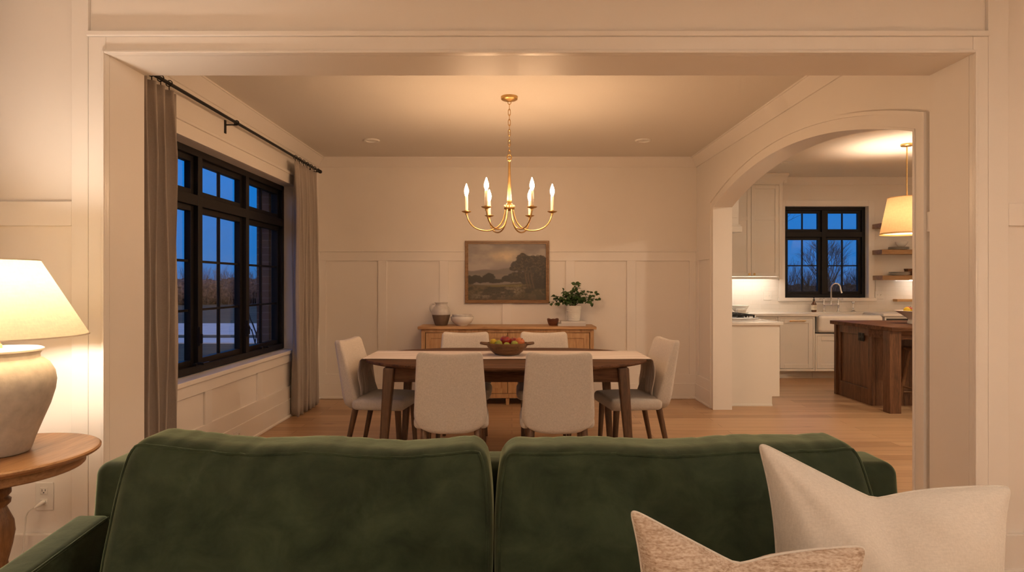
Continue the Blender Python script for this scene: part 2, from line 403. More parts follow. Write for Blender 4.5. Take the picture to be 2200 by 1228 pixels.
b = B(); box(b, XL-.23, XL, YN-.05, WY0, 0, 2.9); box(b, XL-.23, XL, WY1, YB+.05, 0, 2.9); box(b, XL-.23, XL, WY0, WY1, 0, WZ0); box(b, XL-.23, XL, WY0, WY1, WZ1, 2.9); S('wall_left', b, 'wall')
b = B(); box(b, XL-.36, XL-.24, 2.2, WY0+.01, -.4, 3.4); box(b, XL-.36, XL-.24, WY1-.035, 7.6, -.4, 3.4); box(b, XL-.36, XL-.24, WY0, WY1, -.4, WZ0-.06); box(b, XL-.36, XL-.24, WY0, WY1, WZ1+.02, 3.4); S('wall_outside', b, 'brick')
# arch wall between dining room and kitchen
AY0, AY1, AC, AR, AP = 3.195, 6.362, 4.7785, 5.14, 2.33
def arcz(y, r=AR): return AP-AR+math.sqrt(r*r-(y-AC)**2)
NA = 48
ins = [(AY0+(AY1-AY0)*i/NA) for i in range(NA+1)]
mpx = lambda p, q, t: (t, p, q)
def band(bm, inner, outer, mp, t0, t1):
    n = len(inner); R = []
    for (a, c) in zip(inner, outer): R.append([bm.verts.new(mp(*a, t0)), bm.verts.new(mp(*c, t0)), bm.verts.new(mp(*c, t1)), bm.verts.new(mp(*a, t1))])
    for r, s in zip(R, R[1:]):
        for k in range(4):
            j = (k+1) % 4; bm.faces.new((r[k], r[j], s[j], s[k]))
    bm.faces.new(R[0]); bm.faces.new(R[-1][::-1]); return bm
b = B(); box(b, XR, 2.262, YN-.02, AY0, 0, 2.95); box(b, XR, 2.262, AY1, KY+.1, 0, 2.95)
band(b, [(y, arcz(y)) for y in ins], [(y, 2.95) for y in ins], mpx, XR, 2.262); S('wall_right', b, 'trim', smooth=25)
def arch_band(w0, w1, t):
    b = B(); I = [(AY0-w0, 0)]; O = [(AY0-w1, 0)]
    for i in range(NA+1):
        f = i/NA; yi = AY0-w0+f*(AY1-AY0+2*w0); yo = AY0-w1+f*(AY1-AY0+2*w1)
        I.append((yi, arcz(yi, AR+w0))); O.append((yo, arcz(yo, AR+w1)))
    I.append((AY1+w0, 0)); O.append((AY1+w1, 0))
    return band(b, I, O, mpx, XR-t, XR+.001)
S('trim_1', arch_band(.008, .098, .018), 'trim', smooth=25)
S('trim_2', arch_band(.078, .1, .032), 'trim', smooth=25)
S('trim_3', arch_band(.0, .014, .024), 'trim', smooth=25)
# kitchen shell
KW0, KW1, KH0, KH1 = 3.985, 5.205, 1.085, 2.425
b = B(); box(b, 2.25, KW0, KY, KY+.2, 0, 2.95); box(b, KW1, KX+.1, KY, KY+.2, 0, 2.95); box(b, KW0, KW1, KY, KY+.2, 0, KH0); box(b, KW0, KW1, KY, KY+.2, KH1, 2.95); S('wall_kitchen', b, 'wall')
S('wall_kitchen_right', box(B(), KX, KX+.1, YN-.05, KY+.1, 0, 2.95), 'wall')
b = B(); box(b, -3.4, -3.3, -3.4, YP, 0, 2.8); S('wall_living_left', b, 'wall')
S('wall_living_right', box(B(), 3.3, 3.4, -3.4, YP, 0, 2.8), 'wall')
S('wall_living_back', box(B(), -3.4, 3.4, -3.4, -3.3, 0, 2.8), 'wall')

# ---- living side of the partition: casing, battens, rails, baseboards
TH = .018
b = B()
cy0, cx0, cx1 = YP-.026, OX0-.079, OX1+.068
box(b, cx0, OX0, cy0, YP, 0, OZ+.078); box(b, OX1, cx1, cy0, YP, 0, OZ+.078); box(b, OX0, OX1, cy0, YP, OZ, OZ+.078)
S('trim_4', b, 'trim', bev=.003)
b = B()                                                  # bead round the opening
for w, y, y1 in ((.017, YP-.036, YP-.025), (.008, YP-.044, YP-.036)):
    box(b, OX0-w, OX0+.001, y, y1, 0, OZ+w); box(b, OX1-.001, OX1+w, y, y1, 0, OZ+w); box(b, OX0+.001, OX1-.001, y, y1, OZ-.001, OZ+w)
S('trim_5', b, 'trim', bev=.002)
b = B(); box(b, cx0-.004, cx1+.004, YP-.036, YP, OZ+.078, OZ+.102); S('trim_6', b, 'trim', bev=.004)
b = B()
box(b, -1.976, cx0-.006, YP-TH, YP, 0, CZ); box(b, cx1+.006, cx1+.098, YP-TH, YP, 0, CZ)
box(b, -3.3, -1.976, YP-TH, YP, 1.555, 1.664); box(b, cx1+.098, 3.3, YP-TH, YP, 1.555, 1.655)
box(b, -3.3, 3.3, YP-TH-.002, YP, CZ-.1, CZ)
S('trim_7', b, 'trim', bev=.002)
b = B(); box(b, -3.3, cx0-.006, YP-.024, YP, 0, .172); box(b, cx1+.006, 3.3, YP-.024, YP, 0, .172); box(b, -3.3, cx0-.006, YP-.036, YP, 0, .018); box(b, cx1+.006, 3.3, YP-.036, YP, 0, .018); S('baseboard_living', b, 'trim', bev=.003)

# ---- dining wainscot
def wains(name, along, rails, stiles, fixed, sgn, axis):
    b = B()
    for k, (a0, a1, z0, z1) in enumerate(rails + stiles):
        th = TH if k < len(rails) else TH-.0015
        if axis == 'x': box(b, a0, a1, fixed-sgn*th, fixed, z0, z1)
        else: box(b, fixed, fixed+sgn*th, a0, a1, z0, z1)
    return S(name, b, 'trim', bev=.002)
xs = (-1.463, -.768, -.058, .658, 1.347)
wains('trim_8', None, [(XL, XR, 1.553, 1.653), (XL, XR, .17, .275)], [(x-.05, x+.05, .27, 1.56) for x in xs] + [(XL, XL+.09, .27, 1.56), (XR-.09, XR, .27, 1.56)], YB, 1, 'x')
b = B(); box(b, XL, XR, YB-.03, YB, 1.653, 1.668); S('trim_9', b, 'trim', bev=.003)
b = B(); box(b, XL, XR, YB-.026, YB, 0, .172); box(b, XL, XR, YB-.04, YB, 0, .02); S('baseboard_back', b, 'trim', bev=.004)
wains('trim_10', None, [(YN, WY1+.7, .17, .295), (YN, WY1+.09, .53, .615), (WY1+.1, YB, 1.553, 1.653)], [(y-.05, y+.05, .29, .54) for y in (3.56, 4.44, 5.345, 6.24)] + [(WY1+.1, WY1+.18, .29, 1.56), (YB-.09, YB, .17, 1.56)], XL, 1, 'y')
b = B(); box(b, XL, XL+.024, YN, YB-.03, 0, .172); box(b, XL, XL+.038, YN, YB-.03, 0, .02); S('baseboard_left', b, 'trim', bev=.004)
wains('trim_11', None, [(AY1+.1, YB, 1.553, 1.653), (AY1+.1, YB, .17, .275), (YN, AY0-.1, 1.553, 1.653)], [(YB-.09, YB, .27, 1.56), (AY1+.1, AY1+.16, .27, 1.56)], XR, -1, 'y')
b = B(); box(b, XR-.024, XR, AY1+.098, YB-.03, 0, .172); box(b, XR-.038, XR, AY1+.098, YB-.03, 0, .02); S('baseboard_right', b, 'trim', bev=.004)
# crown mouldings
CP = [(0, -.1), (.014, -.1), (.02, -.09), (.03, -.078), (.055, -.045), (.078, -.02), (.084, -.012), (.094, -.012), (.094, 0), (0, 0)]
b = B()
prism(b, CP, lambda p, q, t: (t, YB-p, CZ+q), XL, XR); S('trim_12', b, 'trim', smooth=35)
b = B(); prism(b, CP, lambda p, q, t: (XL+p, t, CZ+q), YN, YB); S('trim_13', b, 'trim', smooth=35)
b = B(); prism(b, CP, lambda p, q, t: (XR-p, t, CZ+q), YN, YB); S('trim_14', b, 'trim', smooth=35)
b = B(); prism(b, CP, lambda p, q, t: (t, KY-p, KZ+q), 2.26, KX); S('trim_15', b, 'trim', smooth=35)

# ---- windows
def window(name, mp, W, z0, z1, ncas, tz, crank=None):
    w = T(name, '', '', mp(W/2, 0, z0)); del w['label']; del w['category']; w['kind'] = 'structure'
    def mb(bm, u0, u1, d0, d1, a, c): p = mp(u0, d0, a); q = mp(u1, d1, c); box(bm, p[0], q[0], p[1], q[1], p[2], q[2])
    fr = B(); F = .05
    mb(fr, 0, F, 0, .11, z0, z1); mb(fr, W-F, W, 0, .11, z0, z1); mb(fr, F, W-F, 0, .11, z1-F, z1); mb(fr, F, W-F, 0, .11, z0, z0+F)
    cw = (W-2*F)/ncas
    for i in range(1, ncas): mb(fr, F+cw*i-.032, F+cw*i+.032, -.004, .1, z0+F, z1-F)
    mb(fr, F, W-F, -.002, .1, tz-.038, tz+.038)
    S('window_frame', fr, 'black', w, bev=.003)
    for i in range(ncas):
        u0 = F+cw*i+(.032 if i else 0); u1 = F+cw*(i+1)-(.032 if i < ncas-1 else 0)
        for (a, c, rows) in ((z0+F, tz-.038, 3 if ncas == 3 else 2), (tz+.038, z1-F, 1)):
            sa = B(); s = .042
            mb(sa, u0, u0+s, .03, .078, a, c); mb(sa, u1-s, u1, .03, .078, a, c); mb(sa, u0+s, u1-s, .03, .078, a, a+s); mb(sa, u0+s, u1-s, .03, .078, c-s, c)
            um = (u0+u1)/2; mb(sa, um-.009, um+.009, .046, .070, a+s, c-s)
            for k in range(1, rows): zz = a+s+(c-a-2*s)*k/rows; mb(sa, u0+s, u1-s, .047, .069, zz-.009, zz+.009)
            so = S('sash', sa, 'black', w, bev=.002)
            g = B(); mb(g, u0+s-.005, u1-s+.005, .055, .061, a+s-.005, c-s+.005); S('glass_pane', g, 'glass', so)
    return w, mb
w1, wm = window('window_1', lambda u, d, z: (XL-.10-d, WY0+u, z), WY1-WY0, WZ0+.01, WZ1, 3, 1.90)
for u in (.80, 1.98):
    k = B(); wm(k, u-.05, u+.05, -.03, 0, WZ0+.062, WZ0+.082); wm(k, u-.03, u-.018, -.07, -.025, WZ0+.07, WZ0+.088); wm(k, u-.03, u+.06, -.075, -.06, WZ0+.07, WZ0+.086)
    S('crank_handle', k, 'black', w1, bev=.003)
for i, u in enumerate((.845, 1.66)):
    k = B(); wm(k, u-.02, u+.0, -.02, 0, WZ0+.2, WZ0+.34); wm(k, u-.016, u-.006, -.035, -.015, WZ0+.22, WZ0+.29); S('sash_lock', k, 'black', w1, bev=.003)
b = B(); box(b, XL-.10, XL+.035, WY0-.09, WY1+.09, WZ0-.028, WZ0+.005); S('trim_16', b, 'trim', bev=.004)
b = B(); box(b, XL, XL+.02, WY0-.09, WY0, WZ0+.005, WZ1); box(b, XL, XL+.02, WY1, WY1+.09, WZ0+.005, WZ1); box(b, XL, XL+.02, WY0-.09, WY1+.09, WZ1, WZ1+.095); S('trim_17', b, 'trim', bev=.003)
b = B(); box(b, XL, XL+.032, WY0-.1, WY1+.1, WZ1+.095, WZ1+.118); S('trim_18', b, 'trim', bev=.004)
window('window_2', lambda u, d, z: (KW0+u, KY+.07+d, z), KW1-KW0, KH0+.005, KH1, 2, 2.02)
b = B(); e = .085
box(b, KW0-e, KW0, KY-.02, KY, KH0-.02, KH1+e); box(b, KW1, KW1+e, KY-.02, KY, KH0-.02, KH1+e); box(b, KW0, KW1, KY-.02, KY, KH1, KH1+e); S('trim_19', b, 'trim', bev=.003)
b = B(); box(b, KW0-e-.02, KW1+e+.02, KY-.04, KY+.07, KH0-.045, KH0+.004); S('trim_20', b, 'trim', bev=.004)
# ---- tiles behind the counter
b = B(); yb = KY-.012
box(b, 2.26, KW0-e-.02, yb, KY, .86, 1.385); box(b, KW1+e+.02, KX, yb, KY, .86, 1.385); box(b, KW0-e-.02, KW1+e+.02, yb, KY, .86, KH0-.045); S('wall_tile', b, 'tile')

# ------------------------------------------------------------------ outdoors
b = B(); GZ = -.45
for (x0, x1, y0, y1) in ((-140, XL-.36, -20, 140), (XL-.36, KX+.2, 9.26, 140), (KX+.2, 140, -20, 140)): box(b, x0, x1, y0, y1, GZ-.2, GZ)
S('lawn', b, 'grass')
S('road', box(B(), -120, -4, 21, 27, GZ, GZ+.02), 'road')
S('pavement', box(B(), -120, -4, 18, 19.6, GZ, GZ+.03), 'road')
def fan(bm, p, d, L, r, depth, rnd, seg=4, kids=(2, 4), spread=.6):
    q = p + d*L; mid = p + d*L*.5 + Vector((rnd.uniform(-1,1), rnd.uniform(-1,1), rnd.uniform(-.3,.6)))*L*.05
    tube(bm, [p, mid, q], [r, r*.85, r*.65], seg, cap=False)
    if depth == 0: return
    for _ in range(rnd.randint(*kids)):
        nd_ = (d + Vector((rnd.uniform(-1,1), rnd.uniform(-1,1), rnd.uniform(-.35,.75)))*spread).normalized()
        f = rnd.uniform(.45, 1)
        fan(bm, p + d*L*f, nd_, L*rnd.uniform(.6,.85), r*.55, depth-1, rnd, 3, kids, spread)
def bare_tree(name, loc, h, seed, label, depth=5, spread=.6, kids=(2, 4)):
    rnd = random.Random(seed); b = B()
    fan(b, Vector(loc), Vector((0,0,1)), h*.33, h*.014, depth, rnd, 6, kids, spread)
    tag(obj(name, b, 'bark', smooth=60), label, 'tree', 'bare trees outside')
bare_tree('bare_tree', (12.9, 25.5, GZ), 4.7, 12, 'round-crowned bare tree behind the right half of the kitchen window', 6, .62, (3, 4))
bare_tree('bare_tree', (5.55, 13.6, GZ), 5.4, 4, 'thin bare branches close outside the left edge of the kitchen window', 6, .55, (2, 4))
bare_tree('sapling', (-4.6, 11.3, GZ), 2.3, 9, 'thin young tree outside the dining window near the brick edge', 4, .35, (1, 3))
def thicket(name, x0, x1, y0, y1, h0, h1, n, seed, blobs, mat, label):
    rnd = random.Random(seed); b = B()
    for i in range(n):
        x, y = rnd.uniform(x0, x1), rnd.uniform(y0, y1); h = rnd.uniform(h0, h1)
        fan(b, Vector((x, y, GZ)), Vector((rnd.uniform(-.1,.1), rnd.uniform(-.1,.1), 1)).normalized(), h*.40, h*.010, 4, rnd, 3, (2, 3), .42)
    for i in range(n*4):                                    # low brush between the taller stems
        x, y = rnd.uniform(x0, x1), rnd.uniform(y0-.5, y1); h = rnd.uniform(h0*.55, h0*.95)
        fan(b, Vector((x, y, GZ)), Vector((rnd.uniform(-.25,.25), rnd.uniform(-.2,.2), 1)).normalized(), h*.5, h*.009, 3, rnd, 3, (2, 3), .4)
    for i in range(blobs):
        x, y = rnd.uniform(x0, x1), rnd.uniform(y0+1, y1); h = rnd.uniform(h0*.60, h0*.80)*.5; r = h*rnd.uniform(.9, 1.5)
        m = Matrix.Translation((x, y, GZ+h*.9)) @ Matrix.Diagonal((r, r, h, 1))
        res = bmesh.ops.create_icosphere(b, subdivisions=4, radius=1, matrix=m)
        for v in res['verts']: v.co += Vector((mnoise.noise(v.co*4), mnoise.noise(v.co*4+Vector((9,0,0))), mnoise.noise(v.co*5+Vector((0,7,0)))))*h*.22
    o = obj(name, b, mat, smooth=0); o['kind'] = 'stuff'; o['label'] = label; o['category'] = 'thicket'; return o
thicket('thicket', 8.5, 19, 27, 32, 2.3, 3.0, 90, 3, 40, 'hedge', 'dark bare thicket along the bottom of the kitchen window')
thicket('thicket', -50, -16, 50, 60, 2.9, 3.6, 130, 5, 90, 'thicket', 'brown line of bare trees across the field outside the dining window')
wd = bpy.data.worlds.new('dusk'); bpy.context.scene.world = wd; wd.use_nodes = True; nt = wd.node_tree
bg = nt.nodes['Background']; tc = nd(nt, 'ShaderNodeTexCoord'); sx = nd(nt, 'ShaderNodeSeparateXYZ'); nt.links.new(tc.outputs['Generated'], sx.inputs[0])
cl = nd(nt, 'ShaderNodeTexNoise'); cl.inputs['Scale'].default_value = 3.5; cl.inputs['Detail'].default_value = 5
mpn = nd(nt, 'ShaderNodeMapping'); mpn.inputs['Scale'].default_value = (1, 1, 4); nt.links.new(tc.outputs['Generated'], mpn.inputs['Vector']); nt.links.new(mpn.outputs[0], cl.inputs['Vector'])
ad = nd(nt, 'ShaderNodeMath', operation='MULTIPLY_ADD'); ad.inputs[1].default_value = .08; nt.links.new(cl.outputs['Fac'], ad.inputs[0])
sb = nd(nt, 'ShaderNodeMath', operation='SUBTRACT'); sb.inputs[1].default_value = .04; nt.links.new(sx.outputs['Z'], sb.inputs[0]); nt.links.new(sb.outputs[0], ad.inputs[2])
# pale glow added low in the south-east, unseen from both windows, warming the trees
vm = nd(nt, 'ShaderNodeVectorMath', operation='DOT_PRODUCT'); vm.inputs[1].default_value = (.72, -.66, .2); nt.links.new(tc.outputs['Generated'], vm.inputs[0])
gr_ = nd(nt, 'ShaderNodeMapRange'); gr_.inputs['From Min'].default_value = .05; gr_.inputs['From Max'].default_value = .9; nt.links.new(vm.outputs['Value'], gr_.inputs['Value'])
gl = nd(nt, 'ShaderNodeMix', data_type='RGBA'); nt.links.new(gr_.outputs['Result'], gl.inputs[0]); gl.inputs[7].default_value = (.62, .46, .40, 1)
nt.links.new(ramp(nt, ad.outputs[0], [(0, (.05,.16,.42)), (.05, (.018,.16,.50)), (.16, (.006,.18,.62)), (.4, (.001,.19,.64)), (1, (.001,.12,.45))]), gl.inputs[6])
nt.links.new(gl.outputs[2], bg.inputs['Color'])
bg.inputs['Strength'].default_value = 1.1
# ------------------------------------------------------------------ dining room things
# curtains: pleated linen sheets hung from rings
def curtain(label, y0, y1, folds, seed, x=XL+.09, ztop=2.475, lap=.045):
    rnd = random.Random(seed); t = T('curtain', label, 'curtain', (x, (y0+y1)/2, 0), 'linen curtains at the dining window')
    ns, nz = folds*14, 30; b = B(); g = []
    ph = [rnd.uniform(-.35,.35) for _ in range(folds+2)]; am = [rnd.uniform(.75,1.2) for _ in range(folds+2)]
    for k in range(nz+1):
        f = k/nz; z = ztop+(.012-ztop)*f; row = []
        for i in range(ns+1):
            s = i/ns; u = s*folds; j = int(min(u, folds-.001)); a = am[j]*(1-(u-j))+am[j+1]*(u-j)
            amp = lap*a*(.55+.45*min(1, f*6)) ; pin = max(0, 1-f*9)
            d = amp*math.sin(2*PI*(u+.25*ph[j]*f)) ; y = y0+(y1-y0)*s + .012*math.sin(2*PI*u*2+1)*(1-pin) + .006*math.sin(5*f+j)
            d += .008*math.sin(9*f+3*u); zz = z - .004*math.cos(2*PI*u)*(1 if k else 0)
            row.append(b.verts.new((x+d, y, zz)))
        g.append(row)
    for r0, r1 in zip(g, g[1:]):
        for i in range(ns): b.faces.new((r0[i], r0[i+1], r1[i+1], r1[i]))
    o = obj('drape', b, 'curtain', t, smooth=0)
    so = o.modifiers.new('solid', 'SOLIDIFY'); so.thickness = .004
    for i in range(folds):
        y = y0+(y1-y0)*(i+.25)/folds; b = B(); 
        tube(b, [(x+.019*math.cos(a), y+.004*math.sin(a), 2.5205+.019*math.sin(a)) for a in [2*PI*k/16 for k in range(16)]], .0032, 6, closed=True)
        tube(b, [(x, y, 2.502), (x, y, 2.487), (x+.004, y, 2.466)], .003, 6)
        obj('curtain_ring', b, 'iron', t, smooth=60)
    return t
curtain('taupe linen curtain hanging beside the cased opening, left of the dining window', 3.22, 3.86, 7, 1)
curtain('taupe linen curtain in the far corner, right of the dining window', 5.97, 6.66, 6, 2)
t = T('curtain_rod', 'thin black curtain rod with rings above the dining window', 'curtain rod', (XL+.09, 4.9, 2.52))
b = B(); tube(b, [(XL+.09, 3.12, 2.52), (XL+.09, 6.74, 2.52)], .0115, 12); obj('rod', b, 'iron', t, smooth=50)
for y in (3.18, 4.72, 6.70):
    b = B(); box(b, XL, XL+.008, y-.012, y+.012, 2.44, 2.54); tube(b, [(XL+.006, y, 2.505), (XL+.09, y, 2.505)], .006, 8)
    tube(b, [(XL+.09+.017*math.cos(a), y, 2.52+.017*math.sin(a)) for a in [2*PI*k/14 for k in range(14)]], .0045, 6, closed=True); obj('bracket', b, 'iron', t, smooth=50)
b = B(); lathe(b, [(0,-.03),(.016,-.026),(.02,-.015),(.02,.015),(.016,.026),(0,.03)], (0,0,0), 14); bmesh.ops.rotate(b, verts=b.verts, cent=(0,0,0), matrix=Matrix.Rotation(PI/2, 3, 'X')); bmesh.ops.translate(b, verts=b.verts, vec=(XL+.09, 6.77, 2.52)); obj('finial', b, 'iron', t, smooth=60)

# dining table
TX, TY = -.04, 4.67
t = T('dining_table', 'dark walnut oval dining table laid with a runner and fruit bowl', 'table', (TX, TY, 0))
def oval(a, c, n=2.2, k=96):
    out = []
    for i in range(k):
        q = 2*PI*i/k; cs, sn = math.cos(q), math.sin(q)
        out.append((a*math.copysign(abs(cs)**(2/n), cs), c*math.copysign(abs(sn)**(2/n), sn)))
    return out
b = B(); rings = []
for (ins_, z) in ((.028, .722), (.006, .728), (0, .736), (0, .744), (.004, .749), (.010, .7505)):
    rings.append([b.verts.new((TX+x, TY+y, z)) for x, y in oval(1.05-ins_, .665-ins_)])
for r0, r1 in zip(rings, rings[1:]):
    for i in range(96): j = (i+1) % 96; b.faces.new((r0[i], r0[j], r1[j], r1[i]))
b.faces.new(rings[0][::-1]); b.faces.new(rings[-1])
top = obj('tabletop', b, 'walnut', t, smooth=30)
b = B()
for x in (-.17, .17): box(b, TX+x-.0012, TX+x+.0012, TY-.655, TY+.655, .7502, .7509)
obj('leaf_seam', b, 'dark', top)
b = B()
for sy in (-1, 1): box(b, TX-.79, TX+.79, TY+sy*.40, TY+sy*.425, .62, .722)
for sx_ in (-1, 1): box(b, TX+sx_*.775, TX+sx_*.80, TY-.40, TY+.40, .62, .722)
obj('apron', b, 'walnut', t, bev=.003)
def taper(b, p0, p1, r0, r1, seg=4, rot=PI/4, n=6):
    p0, p1 = Vector(p0), Vector(p1); rs = []
    for i in range(n+1):
        f = i/n; c = p0.lerp(p1, f); r = r0+(r1-r0)*f
        rs.append([b.verts.new((c.x+r*math.cos(rot+2*PI*k/seg), c.y+r*math.sin(rot+2*PI*k/seg), c.z)) for k in range(seg)])
    for a, c in zip(rs, rs[1:]):
        for k in range(seg): j = (k+1) % seg; b.faces.new((a[k], a[j], c[j], c[k]))
    b.faces.new(rs[0]); b.faces.new(rs[-1][::-1]); return b
for sx_ in (-1, 1):
    for sy in (-1, 1):
        b = B(); taper(b, (TX+sx_*.80, TY+sy*.42, .722), (TX+sx_*.85, TY+sy*.45, 0), .054, .032); obj('leg', b, 'leg', t, bev=.010)
# runner
b = B(); RY0, RY1 = 4.455, 4.985; path = []
L0 = 1.035
for i in range(41): path.append((-L0+2*L0*i/40, .7535))
arc = [(L0+.026*math.sin(q), .7535-.026*(1-math.cos(q))) for q in [PI/2*k/6 for k in range(1, 7)]]
drop = [(L0+.026+.010*math.sin(k*.5), .7275-.24*k/10) for k in range(1, 11)]
right = path+arc+drop
full = [(-x, z) for x, z in (arc+drop)[::-1]] + right
g = []
nr = 18
for i, (x, z) in enumerate(full):
    row = []
    for j in range(nr+1):
        v = j/nr; y = RY0+(RY1-RY0)*v + .004*math.sin(x*9)
        dx = 0; zz = z
        if abs(x) > L0 and z < .72:
            f = (.7275-z)/.24; dx = math.copysign((.016*math.sin(v*15+1)-.010)*f + .0*f, x); y += (.5-v)*.05*f; zz -= .012*math.sin(v*4)*f
        elif z > .75: zz += .0016*math.sin(y*130+x*5)
        row.append(b.verts.new((TX+x+dx, y, zz)))
    g.append(row)
for r0, r1 in zip(g, g[1:]):
    for j in range(nr): b.faces.new((r0[j], r0[j+1], r1[j+1], r1[j]))
o = obj('table_runner', b, 'runner', smooth=0); so = o.modifiers.new('solid', 'SOLIDIFY'); so.thickness = .002; so.offset = 0
tag(o, 'pale striped linen runner hanging over both ends of the dining table', 'table runner')

# dining chairs (local: seat faces +Y)
def chair_root():
    t = T('dining_chair', '', 'chair', (0,0,0), 'upholstered dining chairs around the table')
    def seat_d(p):
        x, y, z = p; u, v = x/.235, y/.19
        if z > 0: z += .016*(1-u*u)*(1-v*v)
        x *= 1 - .05*max(0, v)**2
        return (x, y, z)
    obj('seat', rbox(B(), (0, .055, .424), (.235, .195, .040), .032, (8,8,2), seat_d), 'chair', t, smooth=0)
    def back_d(p):
        x, y, z = p; h = (z+.259)/.518; s = max(-1, min(1, y/.06))
        th = .062 - .034*h                                  # half thickness grows towards the seat
        w = .234 - .036*h
        lowr = max(0, .26-h)/.26; w *= 1-.13*lowr**2
        u = x/.235; x = u*w
        yc = -.150 - .125*h + .018*u*u*(1-.3*h)
        z2 = z - (.014*(1-u*u) if z > .2 else 0)*max(0, (z-.2)/.059)
        z2 += .052*u**4*max(0, 1-h/.35)**2
        return (x, yc + s*th, z2)
    obj('backrest', rbox(B(), (0, 0, .626), (.235, .06, .259), .035, (10,3,14), back_d), 'chair', t, smooth=0)
    for sx_ in (-1, 1):
        b = B(); taper(b, (sx_*.165, -.13, .40), (sx_*.178, -.215, 0), .024, .015, 12); obj('leg', b, 'leg', t, smooth=40)
        b = B(); taper(b, (sx_*.175, .19, .40), (sx_*.182, .212, 0), .024, .015, 12); obj('leg', b, 'leg', t, smooth=40)
    return t
ch = chair_root()
spots = [(-.385, 4.005, .03, 'beige linen chair on the near side of the table, seen from behind, on the left'),
         (.285, 4.005, .0, 'beige linen chair on the near side of the table, seen from behind, on the right'),
         (-.40, 5.06, PI, 'beige linen chair on the far side of the table, left of the fruit bowl'),
         (.27, 5.06, PI-.01, 'beige linen chair on the far side of the table, right of the fruit bowl'),
         (-.985, 4.66, -PI/2-.15, 'beige linen chair at the left end of the table, on the window side'),
         (.915, 4.66, PI/2+.15, 'beige linen chair at the right end of the table, on the kitchen side')]
for i, (x, y, r, lab) in enumerate(spots):
    if i == 0: o = ch; o.location = (x, y, 0); o.rotation_euler = (0,0,r); o['label'] = lab
    else: dup(ch, (x, y, 0), r, lab)

# dough bowl with fruit
bx_, by_ = -.037, 4.70
t = T('dough_bowl', 'carved wooden bowl with two end handles holding fruit on the runner', 'bowl', (bx_, by_, .756))
prof = [(0,.0),(.06,.0),(.075,.004),(.10,.03),(.122,.06),(.134,.084),(.136,.090),(.130,.092),(.117,.070),(.095,.036),(.065,.014),(0,.010)]
b = B(); lathe(b, prof, (bx_, by_, .756), 48, 1.22, .95); obj('bowl_body', b, 'bowlwood', t, smooth=40)
for s in (-1, 1):
    b = B(); rbox(b, (bx_+s*.176, by_, .842), (.030, .055, .008), .007, (4,6,1), lambda p, s=s: (p[0], p[1]*(1-.45*max(0, s*p[0]/.03)), p[2]+.004*s*p[0]/.03)); obj('handle', b, 'bowlwood', t, smooth=0)
def fruit(name, x, y, z, r, mat, label, cat, kind='apple', tilt=0):
    t = T(name, label, cat, (x, y, z), 'fruit in the wooden bowl')
    if kind == 'apple': prof = [(0,.10),(.25,.02),(.55,.0),(.82,.25),(.98,.68),(1,1.02),(.9,1.42),(.66,1.66),(.36,1.72),(.14,1.62),(0,1.5)]
    else: prof = [(0,0),(.3,.05),(.65,.28),(.87,.65),(.92,.98),(.84,1.35),(.58,1.68),(.26,1.86),(.12,1.95),(0,1.97)]
    b = B(); lathe(b, [(a*r, c*r) for a, c in prof], (0,0,0), 24)
    R = Matrix.Translation((x, y, z+r)) @ Matrix.Rotation(tilt, 4, 'Y') @ Matrix.Rotation(tilt*.5, 4, 'X') @ Matrix.Translation((0,0,-r))
    bmesh.ops.transform(b, matrix=R, verts=b.verts); obj('flesh', b, mat, t, smooth=0)
    if kind == 'apple':
        b = B(); tube(b, [(0,0,1.45*r),(0,.03*r,1.7*r),(.1*r,.05*r,1.95*r)], .05*r, 6); bmesh.ops.transform(b, matrix=R, verts=b.verts); obj('stem', b, 'bark', t, smooth=50)
    return t
Z = .756
fruit('lemon', bx_-.103, by_-.02, Z+.066, .030, 'lemon', 'yellow lemon at the left end of the wooden fruit bowl', 'lemon', 'lemon', 1.3)
fruit('lime', bx_-.062, by_-.055, Z+.056, .031, 'lime', 'green lime second from the left in the wooden bowl, before the red apple', 'lime', 'lemon', 1.4)
fruit('apple', bx_-.014, by_+.02, Z+.068, .040, 'red', 'large dark red apple at the top of the wooden bowl', 'apple', 'apple', .2)
fruit('apple', bx_+.044, by_+.05, Z+.060, .036, 'red', 'smaller red apple behind the large one in the wooden bowl', 'apple', 'apple', -.3)
fruit('lime', bx_-.002, by_-.062, Z+.046, .029, 'lime', 'green lime at the front centre of the wooden bowl', 'lime', 'lemon', 1.5)
fruit('lime', bx_+.056, by_-.052, Z+.054, .030, 'lime', 'green lime right of centre in the wooden bowl, beside the blush apple', 'lime', 'lemon', 1.2)
fruit('apple', bx_+.098, by_+.0, Z+.060, .037, 'peach', 'orange blush apple at the right end of the wooden fruit bowl', 'apple', 'apple', .5)

